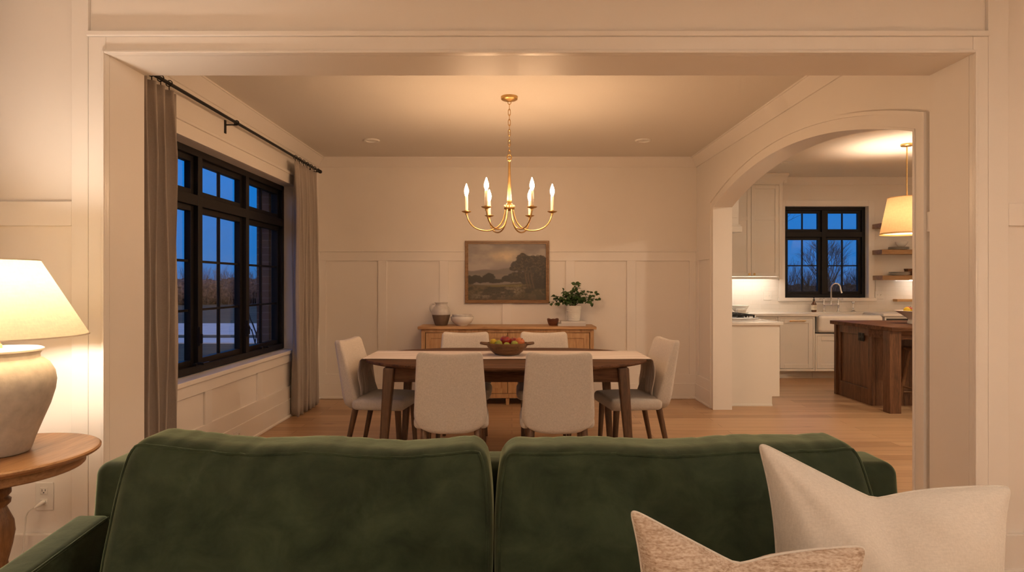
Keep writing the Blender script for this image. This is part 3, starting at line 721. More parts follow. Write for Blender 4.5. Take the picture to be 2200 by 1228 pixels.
# sideboard
SX0, SX1, SY0, SY1, SZ = -.968, .873, 6.60, 6.955, .839
t = T('sideboard', 'long oak sideboard against the panelled wall under the painting', 'sideboard', ((SX0+SX1)/2, (SY0+SY1)/2, 0))
obj('top', box(B(), SX0-.035, SX1+.025, SY0-.03, SY1+.01, SZ-.03, SZ), 'oak', t, bev=.005)
b = B(); box(b, SX0, SX0+.04, SY0, SY1, .075, SZ-.03); box(b, SX1-.04, SX1, SY0, SY1, .075, SZ-.03); box(b, SX0+.04, SX1-.04, SY0+.0, SY1, .075, .12); box(b, SX0+.04, SX1-.04, SY0, SY1, SZ-.065, SZ-.03); box(b, SX0+.04, SX1-.04, SY0+.05, SY1, .12, SZ-.065)
obj('carcass', b, 'oak_z', t, bev=.003)
dx0, dx1 = SX0+.045, SX1-.045; dw = (dx1-dx0)/4
def shaker(x0, x1, y, z0, z1, fr=.06, th=.02, rec=.009, split=None, frb=None):
    b = B(); box(b, x0, x0+fr, y, y+th, z0, z1); box(b, x1-fr, x1, y, y+th, z0, z1); box(b, x0+fr, x1-fr, y, y+th, z1-fr, z1); box(b, x0+fr, x1-fr, y, y+th, z0, z0+(frb or fr))
    if split: box(b, x0+fr, x1-fr, y, y+th, split-fr/2, split+fr/2)
    box(b, x0+fr-.002, x1-fr+.002, y+rec, y+th, z0+fr-.002, z1-fr+.002); return b
for i in range(4): obj('door', shaker(dx0+dw*i+.003, dx0+dw*(i+1)-.003, SY0+.004, .125, SZ-.07, .055), 'oak_z', t, bev=.002)
for x in (SX0+.03, (SX0+SX1)/2, SX1-.03):
    for y in ((SY0+.03, SY1-.03)): b = B(); taper(b, (x, y, .08), (x, y, 0), .03, .022, 4); obj('foot', b, 'oak_z', t, bev=.002)

# things on the sideboard
t = T('stoneware_jug', 'two-tone stoneware jug with handle at the left end of the sideboard', 'jug', (-.775, 6.78, SZ))
P1 = [(0,.001),(.060,.0),(.066,.004),(.082,.05),(.094,.09),(.0995,.118)]
P2 = [(.0995,.118),(.102,.13),(.100,.158),(.088,.192),(.070,.212),(.062,.226),(.063,.236),(.072,.246),(.074,.251),(.066,.2525),(.056,.235),(.054,.225)]
b = B(); lathe(b, P1, (-.775, 6.78, SZ), 40); obj('raw_clay_base', b, 'clay', t, smooth=50, label='unglazed brown lower half')
b = B(); lathe(b, P2, (-.775, 6.78, SZ), 40); obj('glazed_body', b, 'ceramic_g', t, smooth=50, label='grey white glazed upper half')
b = B(); tube(b, [(-.775-.070, 6.77, SZ+.236), (-.775-.10, 6.765, SZ+.236), (-.775-.115, 6.76, SZ+.215), (-.775-.118, 6.76, SZ+.185), (-.775-.108, 6.765, SZ+.155), (-.775-.093, 6.77, SZ+.142)], [.012,.011,.010,.010,.010,.012], 10); obj('handle', b, 'ceramic_g', t, smooth=60)
def bowl(name, x, y, z, r, h, mat, label, group=None, foot=.45):
    b = B(); lathe(b, [(0,.002),(r*foot,.0),(r*(foot+.03),.006),(r*.75,h*.28),(r*.93,h*.58),(r,h*.94),(r*.985,h),(r*.95,h*.985),(r*.86,h*.55),(r*.6,h*.22),(0,h*.12)], (x,y,z), 40)
    return tag(obj(name, b, mat, smooth=50), label, 'bowl', group)
bowl('ceramic_bowl', -.545, 6.76, SZ, .127, .098, 'ceramic_w', 'larger white ceramic bowl at the bottom of the nested pair on the sideboard', 'nested bowls on the sideboard')
bowl('ceramic_bowl', -.545, 6.76, SZ+.0125, .108, .108, 'ceramic_g', 'smaller grey-white bowl nested in the larger one on the sideboard', 'nested bowls on the sideboard', .40)
b = B(); lathe(b, [(0,.0),(.042,.0),(.052,.02),(.062,.05),(.064,.07),(.058,.072),(.05,.045),(.036,.016),(0,.012)], (.447, 6.76, SZ), 28)
for v in b.verts:
    if v.co.z > SZ+.06: v.co.z += .006*math.sin(3*math.atan2(v.co.y-6.76, v.co.x-.447))
tag(obj('wooden_bowl', b, 'redwood', smooth=50), 'small dark reddish wooden bowl beside the books on the sideboard', 'bowl')
def book(x0, x1, y0, y1, z, h, cov, label, group, name='book'):
    t = T(name, label, 'book', ((x0+x1)/2, (y0+y1)/2, z), group)
    b = B(); box(b, x0, x1, y0, y1, z, z+.004); box(b, x0, x1, y0, y1, z+h-.004, z+h); box(b, x0, x1, y0, y0+.004, z+.004, z+h-.004); obj('cover', b, cov, t, bev=.001)
    obj('pages', box(B(), x0+.004, x1-.004, y0+.005, y1-.004, z+.004, z+h-.004), 'paper', t)
book(.495, .795, 6.66, 6.88, SZ, .026, 'book1', 'lower and larger of two pale books under the plant pot', 'books under the plant')
book(.530, .800, 6.67, 6.87, SZ+.0262, .024, 'book2', 'upper and smaller of two pale books under the plant pot', 'books under the plant')
px_, py_, pz = .675, 6.775, SZ+.0505
t = T('potted_plant', 'leafy green plant in a ribbed white pot on two books', 'plant', (px_, py_, pz))
pp = [(0,.0),(.062,.0),(.068,.004)]
for i in range(17): z = .008+.152*i/16; r = .068+.014*(i/16)**.8; pp += [(r+.0022, z), (r-.0005, z+.0045)]
pp += [(.083,.166),(.077,.166),(.072,.15),(0,.148)]
b = B(); lathe(b, pp, (px_, py_, pz), 40); obj('pot', b, 'ceramic_w', t, smooth=60)
rnd = random.Random(11); fb, sb_ = B(), B()
def leaf(bm, p, d, n, L):
    s = d.cross(n).normalized(); n = s.cross(d).normalized(); W = L*.42
    pts = [(0,0,0),(.22,.75,.06),(.55,.95,.10),(.82,.55,.04),(1.05,0,-.12)]
    mid = [bm.verts.new(p+d*L*a+n*L*(h-.06)) for a, w, h in pts]
    lf = [bm.verts.new(p+d*L*a+s*W*w+n*L*h) for a, w, h in pts[1:4]]; rt = [bm.verts.new(p+d*L*a-s*W*w+n*L*h) for a, w, h in pts[1:4]]
    for sd in (lf, rt):
        bm.faces.new((mid[0], mid[1], sd[0])); bm.faces.new((mid[1], mid[2], sd[1], sd[0])); bm.faces.new((mid[2], mid[3], sd[2], sd[1])); bm.faces.new((mid[3], mid[4], sd[2]))
top_ = Vector((px_, py_, pz+.15))
dirs = [(-.98,.1),(-.85,.28),(-.7,.45),(-.55,.68),(-.35,.62),(-.2,.5),(0,.55),(.15,.95),(.08,1.0),(.4,.5),(.62,.62),(.85,.5),(.95,.32),(.8,.15),(-.6,.2),(.5,.25),(-.15,.3),(.3,.3),(-.45,.35),(.1,.35)]
for i, (sx_, sz_) in enumerate(dirs):
    L = .27 if abs(sx_) > .6 else .225; dy = rnd.uniform(-.5,.35)
    e = top_ + Vector((sx_*L, dy*.15, sz_*.24+.01)); m = top_ + Vector((sx_*L*.35, dy*.05, .07+sz_*.13))
    pts = [top_.lerp(m, q).lerp(m.lerp(e, q), q) for q in [k/8 for k in range(9)]]
    tube(sb_, pts, [.0028-.0018*k/8 for k in range(9)], 5)
    for k in range(2, 9):
        for rep in range(2 if k > 3 else 1):
            p = pts[k]; d = Vector((rnd.uniform(-1,1)+sx_*.6, rnd.uniform(-1,.7), rnd.uniform(-.7,.6))).normalized()
            n = Vector((rnd.uniform(-.5,.5), rnd.uniform(-1,.0), rnd.uniform(.3,1))).normalized()
            if abs(d.dot(n)) > .95: continue
            st = p + d*rnd.uniform(.006,.02); tube(sb_, [p, st], .001, 4); leaf(fb, st, d, n, rnd.uniform(.032,.056))
obj('foliage', fb, 'leaf', t, smooth=0); obj('stems', sb_, 'stem', t, smooth=60)

# painting
PX0, PX1, PZ0, PZ1 = -.529, .418, 1.075, 1.777; py = YB-.02
t = T('framed_painting', 'framed landscape painting with dark trees under a cloudy sky on the back wall', 'painting', ((PX0+PX1)/2, py, PZ0))
b = B()
for (w0, w1, d0, d1) in ((0, .037, 0, .022), (.004, .02, .02, .032), (.026, .037, .015, .026)):
    I = [(PX0+w1, PZ0+w1), (PX1-w1, PZ0+w1), (PX1-w1, PZ1-w1), (PX0+w1, PZ1-w1)]; O = [(PX0+w0, PZ0+w0), (PX1-w0, PZ0+w0), (PX1-w0, PZ1-w0), (PX0+w0, PZ1-w0)]
    V = [[b.verts.new((x, py-d, z)) for x, z in P] for P in (O, I) for d in (d0, d1)]
    o0, o1, i0, i1 = V
    for k in range(4):
        j = (k+1) % 4
        for q in ((o0[k], o0[j], o1[j], o1[k]), (o1[k], o1[j], i1[j], i1[k]), (i1[k], i1[j], i0[j], i0[k]), (i0[k], i0[j], o0[j], o0[k])): b.faces.new(q)
obj('frame', b, 'frame', t, bev=.001)
nx, nz_ = 220, 160
rs = np.random.RandomState(5)
def vnoise(fx, fy, seed):
    r = np.random.RandomState(seed); G = r.rand(int(fy)+3, int(fx)+3)
    U, V = np.meshgrid(np.linspace(0, fx, nx), np.linspace(0, fy, nz_)); i = U.astype(int); j = V.astype(int); f = U-i; g = V-j; f = f*f*(3-2*f); g = g*g*(3-2*g)
    return (G[j,i]*(1-f)+G[j,i+1]*f)*(1-g)+(G[j+1,i]*(1-f)+G[j+1,i+1]*f)*g
def fbm(fx, fy, seed, o=4): 
    a = 0; w = 0
    for k in range(o): a = a+vnoise(fx*2**k, fy*2**k, seed+k)*.5**k; w += .5**k
    return a/w
U, Vv = np.meshgrid(np.linspace(0, 1, nx), np.linspace(0, 1, nz_))   # v runs down
def lay(img, mask, col): 
    m = np.clip(mask, 0, 1)[..., None]; return img*(1-m)+np.array(col)*m
def stp(x, w): return np.clip(x/w+.5, 0, 1)
n1 = fbm(5, 7, 1); n2 = fbm(20, 16, 9); n3 = fbm(60, 50, 20, 3); n4 = fbm(9, 14, 33)
img = np.ones((nz_, nx, 3))*np.array((.30,.265,.25))
img = lay(img, stp(n1-.5, .3)*.7, (.42,.37,.33)); img = lay(img, stp(.45-n1, .25)*.6, (.20,.18,.18))
img = lay(img, np.exp(-((U-.47)/.17)**2-((Vv-.22)/.10)**2)*(.5+n2), (.66,.54,.38)); img = lay(img, np.exp(-((U-.25)/.25)**2-((Vv-.38)/.09)**2)*.6, (.42,.37,.34))
hz = .46+.045*np.sin(U*7+.4)-.05*np.exp(-((U-.2)/.12)**2)+.02*(n4-.5)
img = lay(img, stp(Vv-hz, .02)*.9, (.17,.145,.135)); img = lay(img, stp(Vv-(.53+.02*n4), .03)*.5, (.25,.21,.17))
def blob(cx, cy, rx, ry, k=.55): return stp(1-((U-cx)/rx)**2-((Vv-cy)/ry)**2 + k*(n2-.5)*2.2 + .5*(n3-.5), .22)
for a in ((.08,.62,.10,.06),(.02,.64,.09,.08),(.27,.60,.09,.075),(.20,.65,.1,.05),(.36,.66,.12,.04),(.50,.62,.08,.06),(.60,.60,.10,.09)): img = lay(img, blob(*a), (.034,.028,.018))
gr = stp(Vv-(.715+.02*np.sin(U*6)), .02); img = lay(img, gr, (.07,.058,.03)); img = lay(img, gr*stp(n2-.52, .12)*.7, (.13,.10,.055))
img = lay(img, np.exp(-((Vv-.745)/.018)**2)*stp(U-.25, .12)*stp(.72-U, .1)*.8, (.19,.155,.06))
pth = np.exp(-((Vv-(.80+.42*(.75-U)**1*.6+.0))/.075)**2)*stp(.7-U, .2)*stp(U-.05, .1)
img = lay(img, gr*pth*stp(n3-.42, .2), (.24,.19,.13)); img = lay(img, gr*stp(.42-n4, .1)*.8, (.03,.024,.014))
img = lay(img, stp(Vv-.93, .1)*.5, (.05,.036,.022))
for a in ((.71,.27,.10,.10),(.80,.30,.10,.10),(.64,.38,.09,.07),(.58,.44,.055,.045),(.72,.42,.11,.08),(.92,.32,.10,.12),(.86,.46,.14,.14),(.96,.55,.10,.18),(.70,.57,.08,.10),(.80,.62,.16,.10),(.93,.70,.12,.10)): img = lay(img, blob(*a, .6)*.96, (.032,.025,.016))
tre = stp(U-.56, .05)*stp(.62-Vv, .2)*stp(Vv-.12, .1); img = lay(img, tre*stp(n3-.60, .08)*stp(.5-img[...,0]*5, .2)*.8, (.10,.078,.05))
for cx, w in ((.755,.010),(.79,.008),(.83,.009)): img = lay(img, np.exp(-((U-cx-.02*np.sin(Vv*9))/w)**2)*stp(Vv-.50, .1)*stp(.79-Vv, .04), (.10,.072,.045))
b = B(); x0, x1, z0, z1 = PX0+.035, PX1-.035, PZ0+.035, PZ1-.035
g = [[b.verts.new((x0+(x1-x0)*i/(nx-1), py-.016, z1+(z0-z1)*j/(nz_-1))) for i in range(nx)] for j in range(nz_)]
for j in range(nz_-1):
    for i in range(nx-1): b.faces.new((g[j][i], g[j+1][i], g[j+1][i+1], g[j][i+1]))
b.verts.index_update()
cm, cnt, cb_ = new_mat('oil_painting'); at = nd(cnt, 'ShaderNodeVertexColor'); at.layer_name = 'paint'; cnt.links.new(at.outputs['Color'], cb_.inputs['Base Color']); cb_.inputs['Roughness'].default_value = .5
o = obj('canvas', b, cm, t); ca = o.data.color_attributes.new('paint', 'FLOAT_COLOR', 'POINT')
ca.data.foreach_set('color', np.concatenate([img.reshape(-1, 3), np.ones((nx*nz_, 1))], 1).astype(np.float32).ravel())
o = obj('backing', box(B(), PX0+.02, PX1-.02, py-.012, YB-.001, PZ0+.02, PZ1-.02), 'dark', t)

# chandelier
hx, hy = -.02, 4.69
t = T('chandelier', 'six-arm brushed brass chandelier with lit candle bulbs over the dining table', 'chandelier', (hx, hy, 1.69))
c0 = (hx, hy, 0)
b = B(); lathe(b, [(0,2.672),(.016,2.674),(.03,2.682),(.052,2.684),(.062,2.690),(.064,2.70),(.064,2.71),(0,2.71)], c0, 36); obj('canopy', b, 'brass', t, smooth=40)
zc = 2.668; k = 0; b = B()
tube(b, [(hx+.012*math.cos(a), hy, 2.664+.012*math.sin(a)) for a in [2*PI*q/14 for q in range(14)]], .0028, 6, closed=True)
z = 2.652
while z > 2.275:
    pts = []
    for q in range(20):
        a = 2*PI*q/20; u = .0085*math.cos(a); w = .0175*math.sin(a)+(.008 if math.sin(a) > 0 else -.008)
        pts.append((hx+(u if k % 2 else 0), hy+(0 if k % 2 else u), z-.022+w))
    tube(b, pts, .0026, 6, closed=True); z -= .0385; k += 1
obj('chain', b, 'brass', t, smooth=60)
b = B(); tube(b, [(hx+.016*math.cos(a), hy, 2.252+.019*math.sin(a)) for a in [2*PI*q/18 for q in range(18)]], .0042, 8, closed=True)
lathe(b, [(0,2.238),(.012,2.236),(.015,2.228),(.010,2.222),(.0085,2.215),(.0095,2.15),(.0125,2.02),(.0165,1.93),(.018,1.915),(.014,1.908),(.014,1.902),(0,1.90)], c0, 24); obj('stem', b, 'brass', t, smooth=40)
b = B(); lathe(b, [(0,1.912),(.016,1.908),(.022,1.898),(.024,1.892),(.038,1.889),(.041,1.884),(.041,1.862),(.037,1.857),(.022,1.853),(.010,1.846),(0,1.845)], c0, 36); obj('hub', b, 'brass', t, smooth=40)
for i in range(6):
    an = i*PI/3; ca_, sa_ = math.cos(an), math.sin(an)
    pr = [(.028,1.862),(.034,1.815),(.050,1.765),(.080,1.725),(.120,1.702),(.165,1.693),(.215,1.697),(.260,1.714),(.295,1.745),(.316,1.785),(.325,1.826)]
    ex = []
    for q in range(len(pr)-1):
        for f in (0, .5): ex.append((pr[q][0]+(pr[q+1][0]-pr[q][0])*f, pr[q][1]+(pr[q+1][1]-pr[q][1])*f))
    ex.append(pr[-1])
    for _ in range(2): ex = [ex[0]]+[((ex[q-1][0]+2*ex[q][0]+ex[q+1][0])/4, (ex[q-1][1]+2*ex[q][1]+ex[q+1][1])/4) for q in range(1, len(ex)-1)]+[ex[-1]]
    b = B(); tube(b, [(hx+r*ca_, hy+r*sa_, z) for r, z in ex], .0055, 10); arm = obj('arm', b, 'brass', t, smooth=60)
    cc = (hx+.325*ca_, hy+.325*sa_, 0)
    b = B(); lathe(b, [(0,1.814),(.0085,1.815),(.0085,1.826),(.012,1.830),(.028,1.835),(.037,1.8405),(.037,1.8425),(.014,1.840),(.0135,1.850),(.012,1.851),(0,1.851)], cc, 28); obj('drip_cup', b, 'brass', arm, smooth=35)
    b = B(); lathe(b, [(0,1.842),(.0115,1.842),(.0115,1.956),(.009,1.960),(0,1.961)], cc, 20); obj('candle_sleeve', b, 'candle', arm, smooth=40)
    b = B(); lathe(b, [(0,1.958),(.007,1.959),(.010,1.968),(.0155,1.985),(.0165,1.998),(.013,2.016),(.0075,2.032),(.003,2.046),(0,2.052)], cc, 14); obj('bulb', b, 'bulb', arm, smooth=0)

# recessed ceiling lights, switched off
def can(x, y, z, label):
    t = T('recessed_light', label, 'ceiling light', (x, y, z-.01), 'recessed ceiling lights')
    b = B(); lathe(b, [(.056,z-.001),(.058,z-.010),(.074,z-.011),(.080,z-.004),(.080,z),(.056,z)], (x,y,0), 32); obj('trim_ring', b, 'white_plastic', t, smooth=40)
    b = B(); lathe(b, [(0,z-.0015),(.058,z-.003),(.058,z),(0,z)], (x,y,0), 32); obj('lens', b, 'white_plastic', t, smooth=40)
can(-1.385, 6.11, CZ, 'unlit recessed ceiling light left of the chandelier in the dining room')
can(1.295, 6.11, CZ, 'unlit recessed ceiling light right of the chandelier in the dining room')
can(3.49, 7.85, KZ, 'unlit recessed ceiling light in the kitchen ceiling seen through the arch')
# ------------------------------------------------------------------ kitchen
CT = .887
def knob(x, y, z, parent, axis='y'):
    b = B(); lathe(b, [(0,0),(.008,0),(.006,.008),(.006,.014),(.014,.020),(.0155,.027),(.011,.032),(0,.033)], (0,0,0), 18)
    bmesh.ops.rotate(b, verts=b.verts, cent=(0,0,0), matrix=Matrix.Rotation(PI/2, 3, 'X')); bmesh.ops.translate(b, verts=b.verts, vec=(x, y, z))
    return obj('knob', b, 'brass', parent, smooth=40)
def pull(x0, x1, y, z, parent):
    b = B(); tube(b, [(x0, y-.03, z), (x1, y-.03, z)], .006, 10)
    for x in (x0+.015, x1-.015): tube(b, [(x, y, z), (x, y-.03, z)], .005, 8)
    return obj('bar_pull', b, 'brass', parent, smooth=50)
# upper cabinets on the back wall
UY, UB = 8.72, 1.36
def upper(x0, x1, label, doors, knobs):
    t = T('upper_cabinet', label, 'cabinet', ((x0+x1)/2, UY, UB), 'white upper cabinets')
    b = B(); box(b, x0, x1, UY+.026, KY-.013, UB+.034, KZ-.005); box(b, x1-.018, x1, UY+.03, KY-.013, UB, UB+.034)
    e = .045; d0, d1 = doors[0][0], doors[-1][1]
    box(b, x0, d0, UY, UY+.03, UB, KZ-.12); box(b, d1, x1, UY, UY+.03, UB, KZ-.12); box(b, d0, d1, UY, UY+.03, UB, UB+.033); box(b, d0, d1, UY, UY+.03, 2.688, KZ-.12)
    obj('cabinet_box', b, 'cab', t, bev=.002)
    for (a, c), kx in zip(doors, knobs):
        do = obj('door', shaker(a+.002, c-.002, UY+.002, UB+.036, 2.685, .055, .02, .010, split=2.215), 'cab', t, bev=.002); knob(kx, UY+.002, UB+.068, do)
    b = B(); prism(b, [(0,0),(0,-.13),(.012,-.13),(.02,-.09),(.05,-.045),(.085,-.02),(.085,0)], lambda p, q, tt: (tt, UY-p, KZ-.002+q), x0, x1+.05)
    prism(b, [(0,0),(0,-.13),(.012,-.13),(.02,-.09),(.05,-.045),(.085,-.02),(.085,0)], lambda p, q, tt: (x1+p, tt, KZ-.002+q), UY-.02, KY-.1)
    obj('cornice', b, 'cab', t, smooth=35)
    return t
u1 = upper(2.95, 3.815, 'white two-door upper cabinet with brass knobs left of the kitchen window', [(2.978, 3.371), (3.371, 3.765)], [3.335, 3.407])
b = B(); box(b, 2.97, 3.76, 8.80, 8.83, UB+.016, UB+.033); obj('light_strip', b, 'led', u1)
# range hood on the left kitchen wall
t = T('range_hood', 'white panelled hood over the gas cooktop', 'range hood', (2.43, 7.48, 1.88))
b = B(); box(b, 2.264, 2.60, 7.10, 7.86, 1.95, KZ-.005); obj('hood_chimney', b, 'cab', t, bev=.003)
b = B(); box(b, 2.264, 2.63, 7.07, 7.89, 1.885, 1.95); box(b, 2.264, 2.615, 7.085, 7.875, 1.95, 1.97); obj('hood_lip', b, 'cab', t, bev=.004)
b = B(); box(b, 2.264, 2.52, 7.094, 7.105, 2.05, 2.11); box(b, 2.52, 2.58, 7.094, 7.105, 2.05, 2.7); box(b, 2.264, 2.52, 7.094, 7.105, 2.64, 2.7); obj('hood_panel', b, 'cab', t, bev=.002)
# base cabinets along the left wall, with the end panel that faces the dining room
t = T('base_cabinet', 'white base cabinet end beside the far foot of the arch, under the gas cooktop', 'cabinet', (2.54, 7.4, 0), 'white base cabinets')
b = B(); pts = [(2.264,0),(2.752,0),(2.752,.104),(2.832,.104),(2.832,.856),(2.264,.856)]
prism(b, pts, lambda p, q, tt: (p, tt, q), 6.55, 6.57); box(b, 2.264, 2.754, 6.543, 6.552, 0, .022); obj('end_panel', b, 'cab', t, bev=.002)
b = B(); box(b, 2.264, 2.81, 6.57, 8.41, .104, .856); box(b, 2.264, 2.752, 6.57, 8.41, 0, .104); obj('cabinet_box', b, 'cab', t)
for (y0, y1) in ((6.60, 7.08), (7.90, 8.38)):
    b = B(); box(b, 2.81, 2.830, y0, y0+.055, .13, .83); box(b, 2.81, 2.830, y1-.055, y1, .13, .83); box(b, 2.81, 2.830, y0+.055, y1-.055, .13, .185); box(b, 2.81, 2.830, y0+.055, y1-.055, .775, .83); box(b, 2.81, 2.820, y0+.05, y1-.05, .18, .78); obj('door', b, 'cab', t, bev=.002)
# base cabinets along the back wall
FY = 8.42
def base(x0, x1, label, ztop=.85):
    t = T('base_cabinet', label, 'cabinet', ((x0+x1)/2, FY, 0), 'white base cabinets')
    b = B(); box(b, x0, x1, FY+.022, KY-.013, .105, ztop); box(b, x0, x1, FY+.08, FY+.10, .022, .105); box(b, x0, x1, FY+.068, FY+.09, 0, .022)
    e = .022; box(b, x0, x0+e, FY, FY+.03, .105, ztop); box(b, x1-e, x1, FY, FY+.03, .105, ztop); box(b, x0+e, x1-e, FY, FY+.03, .105, .135); box(b, x0+e, x1-e, FY, FY+.03, ztop-.03, ztop)
    obj('cabinet_box', b, 'cab', t, bev=.002); return t
t = base(2.84, 3.615, 'white corner base cabinet between the cooktop run and the dishwasher panel'); do = obj('door', shaker(2.865, 3.59, FY+.002, .14, .817), 'cab', t, bev=.002)
t = base(3.62, 4.12, 'white base cabinet front with a brass bar pull, left of the apron sink'); do = obj('door', shaker(3.645, 4.095, FY+.002, .14, .817, .06, .02, .009), 'cab', t, bev=.002); pull(3.765, 3.985, FY+.002, .790, do)
t = base(4.125, 5.065, 'white sink cabinet with two panel doors under the apron sink', .615)
obj('rear_support', box(B(), 4.13, 5.06, 8.862, KY-.013, .616, CT-.037), 'cab', t)
for (a, c) in ((4.15, 4.594), (4.598, 5.04)): obj('door', shaker(a, c, FY+.002, .14, .582), 'cab', t, bev=.002)
t = base(5.07, 6.99, 'white base cabinets right of the apron sink, partly hidden by the island')
for i in range(4):
    a = 5.095+i*.47; obj('drawer_front', shaker(a, a+.46, FY+.002, .14, .79, .055), 'cab', t, bev=.002)
obj('shadow_gap', box(B(), 5.09, 6.98, FY+.001, FY+.012, .795, .82), 'dark', t)
# counter tops
t = None
b = B(); box(b, 2.264, 4.155, FY-.025, KY-.013, CT-.036, CT); tag(obj('countertop', b, 'quartz', bev=.004), 'pale stone worktop on the back wall left of the sink', 'worktop')
b = B(); box(b, 4.157, 5.033, 8.86, KY-.013, CT-.036, CT); tag(obj('countertop', b, 'quartz', bev=.004), 'strip of pale stone worktop behind the sink carrying the tap', 'worktop')
b = B(); box(b, 5.035, 6.99, FY-.025, KY-.013, CT-.036, CT); tag(obj('countertop', b, 'quartz', bev=.004), 'pale stone worktop right of the sink below the wall shelves', 'worktop')
b = B(); box(b, 2.264, 2.862, 6.525, 8.393, CT-.030, CT+.004); tag(obj('countertop', b, 'quartz', bev=.005), 'pale stone worktop end beside the arch, holding the gas cooktop', 'worktop')
# apron sink
b = B(); x0, x1, y0, y1, z0, z1 = 4.160, 5.030, 8.375, 8.858, .63, .866
rbox(b, ((x0+x1)/2, y0+.05, (z0+z1)/2), ((x1-x0)/2, .05, (z1-z0)/2), .042, (4,1,4))
box(b, x0, x0+.03, y0+.08, y1, z0, z1); box(b, x1-.03, x1, y0+.08, y1, z0, z1); box(b, x0+.03, x1-.03, y1-.03, y1, z0, z1); box(b, x0+.03, x1-.03, y0+.05, y1-.03, z0, z0+.03)
tag(obj('apron_sink', b, 'sink', smooth=40), 'white apron-front sink under the kitchen window', 'sink')
# tap
fx, fy = 4.615, 8.955
t = T('bridge_faucet', 'chrome bridge tap with gooseneck spout behind the sink', 'faucet', (fx, fy, CT))
b = B(); tube(b, [(fx-.105, fy, CT+.105), (fx+.105, fy, CT+.105)], .011, 12); lathe(b, [(0,.085),(.016,.087),(.019,.105),(.016,.123),(0,.125)], (fx, fy, CT), 18); obj('bridge', b, 'chrome', t, smooth=50)
for s in (-1, 1):
    x = fx+s*.105; b = B(); lathe(b, [(0,0),(.030,.001),(.030,.006),(.018,.016),(.012,.03),(.013,.05),(.010,.06),(.013,.075),(.016,.085),(.016,.12),(.012,.13),(.015,.145),(.011,.16),(.013,.17),(.010,.185),(.012,.195),(0,.2)], (x, fy, CT), 18); po = obj('pillar', b, 'chrome', t, smooth=50)
    b = B(); tube(b, [(x, fy, CT+.186), (x+s*.035, fy-.005, CT+.190), (x+s*.066, fy-.01, CT+.186)], [.006,.005,.008], 8); obj('lever', b, 'chrome', po, smooth=60)
b = B(); pts = [(fx, fy, CT+.12), (fx, fy, CT+.34)]+[(fx+.058-.058*math.cos(a), fy-.015*a, CT+.34+.072*math.sin(a)) for a in [PI*k/14 for k in range(1, 13)]]+[(fx+.120, fy-.05, CT+.30), (fx+.126, fy-.055, CT+.272)]
tube(b, pts, [.013]+[.011]*(len(pts)-3)+[.013,.015], 14); obj('spout', b, 'chrome', t, smooth=50)
sx_, sy_ = 4.935, 8.955
b = B(); lathe(b, [(0,0),(.036,.002),(.034,.010),(.014,.024),(.010,.034),(.013,.05),(.012,.07),(.008,.085),(.008,.115),(.020,.122),(.023,.138),(.018,.15),(0,.153)], (sx_, sy_, CT), 20); tag(obj('side_spray', b, 'chrome', smooth=50), 'small chrome side spray right of the bridge tap', 'spray')
# soap
t = T('soap_bottle', 'amber soap bottle with a dark pump and pale label left of the tap', 'bottle', (4.355, 8.93, CT))
b = B(); lathe(b, [(0,.001),(.032,.0),(.036,.006),(.036,.108),(.032,.122),(.014,.15),(.012,.165),(0,.165)], (4.355, 8.93, CT), 24); obj('glass_body', b, 'amber', t, smooth=40)
b = B(); lathe(b, [(.0365,.030),(.0367,.031),(.0367,.100),(.0365,.101)], (4.355, 8.93, CT), 24); lo = obj('paper_label', b, 'candle', t, smooth=40)
b = B()
for zz, w in ((.086,.35),(.074,.7),(.064,.7),(.050,.5)):
    for k in range(-6, 6):
        a0, a1 = -PI/2+k*w/6, -PI/2+(k+1)*w/6; r = .0369; V = [(4.355+r*math.cos(a), 8.93+r*math.sin(a), CT+z) for a, z in ((a0, zz), (a1, zz), (a1, zz+.0022), (a0, zz+.0022))]; b.faces.new([b.verts.new(v) for v in V])
obj('label_lines', b, 'ink', lo)
b = B(); lathe(b, [(0,.163),(.015,.164),(.015,.182),(.006,.185),(.006,.2),(.011,.202),(.011,.21),(0,.212)], (4.355, 8.93, CT), 16); tube(b, [(4.355, 8.93, CT+.206), (4.34, 8.90, CT+.206), (4.335, 8.89, CT+.2)], .004, 8); obj('pump', b, 'dark', t, smooth=40)
# gas cooktop
t = T('gas_cooktop', 'steel gas cooktop with black cast grates in the worktop by the arch', 'cooktop', (2.58, 7.48, CT+.004))
obj('steel_tray', box(B(), 2.30, 2.83, 7.10, 7.86, CT+.0042, CT+.016), 'steel', t, bev=.003)
for i in range(3):
    y0, y1 = 7.115+i*.248, 7.115+i*.248+.236; b = B(); zg = CT+.052
    for (a, c) in (((2.33,y0),(2.78,y0)), ((2.33,y1),(2.78,y1)), ((2.33,y0),(2.33,y1)), ((2.78,y0),(2.78,y1)), ((2.33,(y0+y1)/2),(2.78,(y0+y1)/2)), ((2.44,y0),(2.44,y1)), ((2.55,y0),(2.55,y1)), ((2.67,y0),(2.67,y1))): box(b, min(a[0],c[0])-.006, max(a[0],c[0])+.006, min(a[1],c[1])-.006, max(a[1],c[1])+.006, zg-.014, zg)
    for x in (2.33, 2.78):
        for y in (y0, y1): box(b, x-.008, x+.008, y-.008, y+.008, CT+.0162, zg)
    obj('grate', b, 'iron', t, bev=.002)
    for x in (2.445, 2.665): b = B(); lathe(b, [(0,.016),(.05,.016),(.048,.024),(.03,.028),(.028,.034),(0,.036)], (x, (y0+y1)/2, CT), 20); obj('burner', b, 'iron', t, smooth=40)
for i in range(5): b = B(); lathe(b, [(0,.016),(.017,.016),(.016,.034),(.013,.038),(0,.038)], (2.808, 7.17+i*.155, CT), 16); obj('knob', b, 'steel', t, smooth=40)
kx, ky, kz = 2.43, 7.24, CT+.053
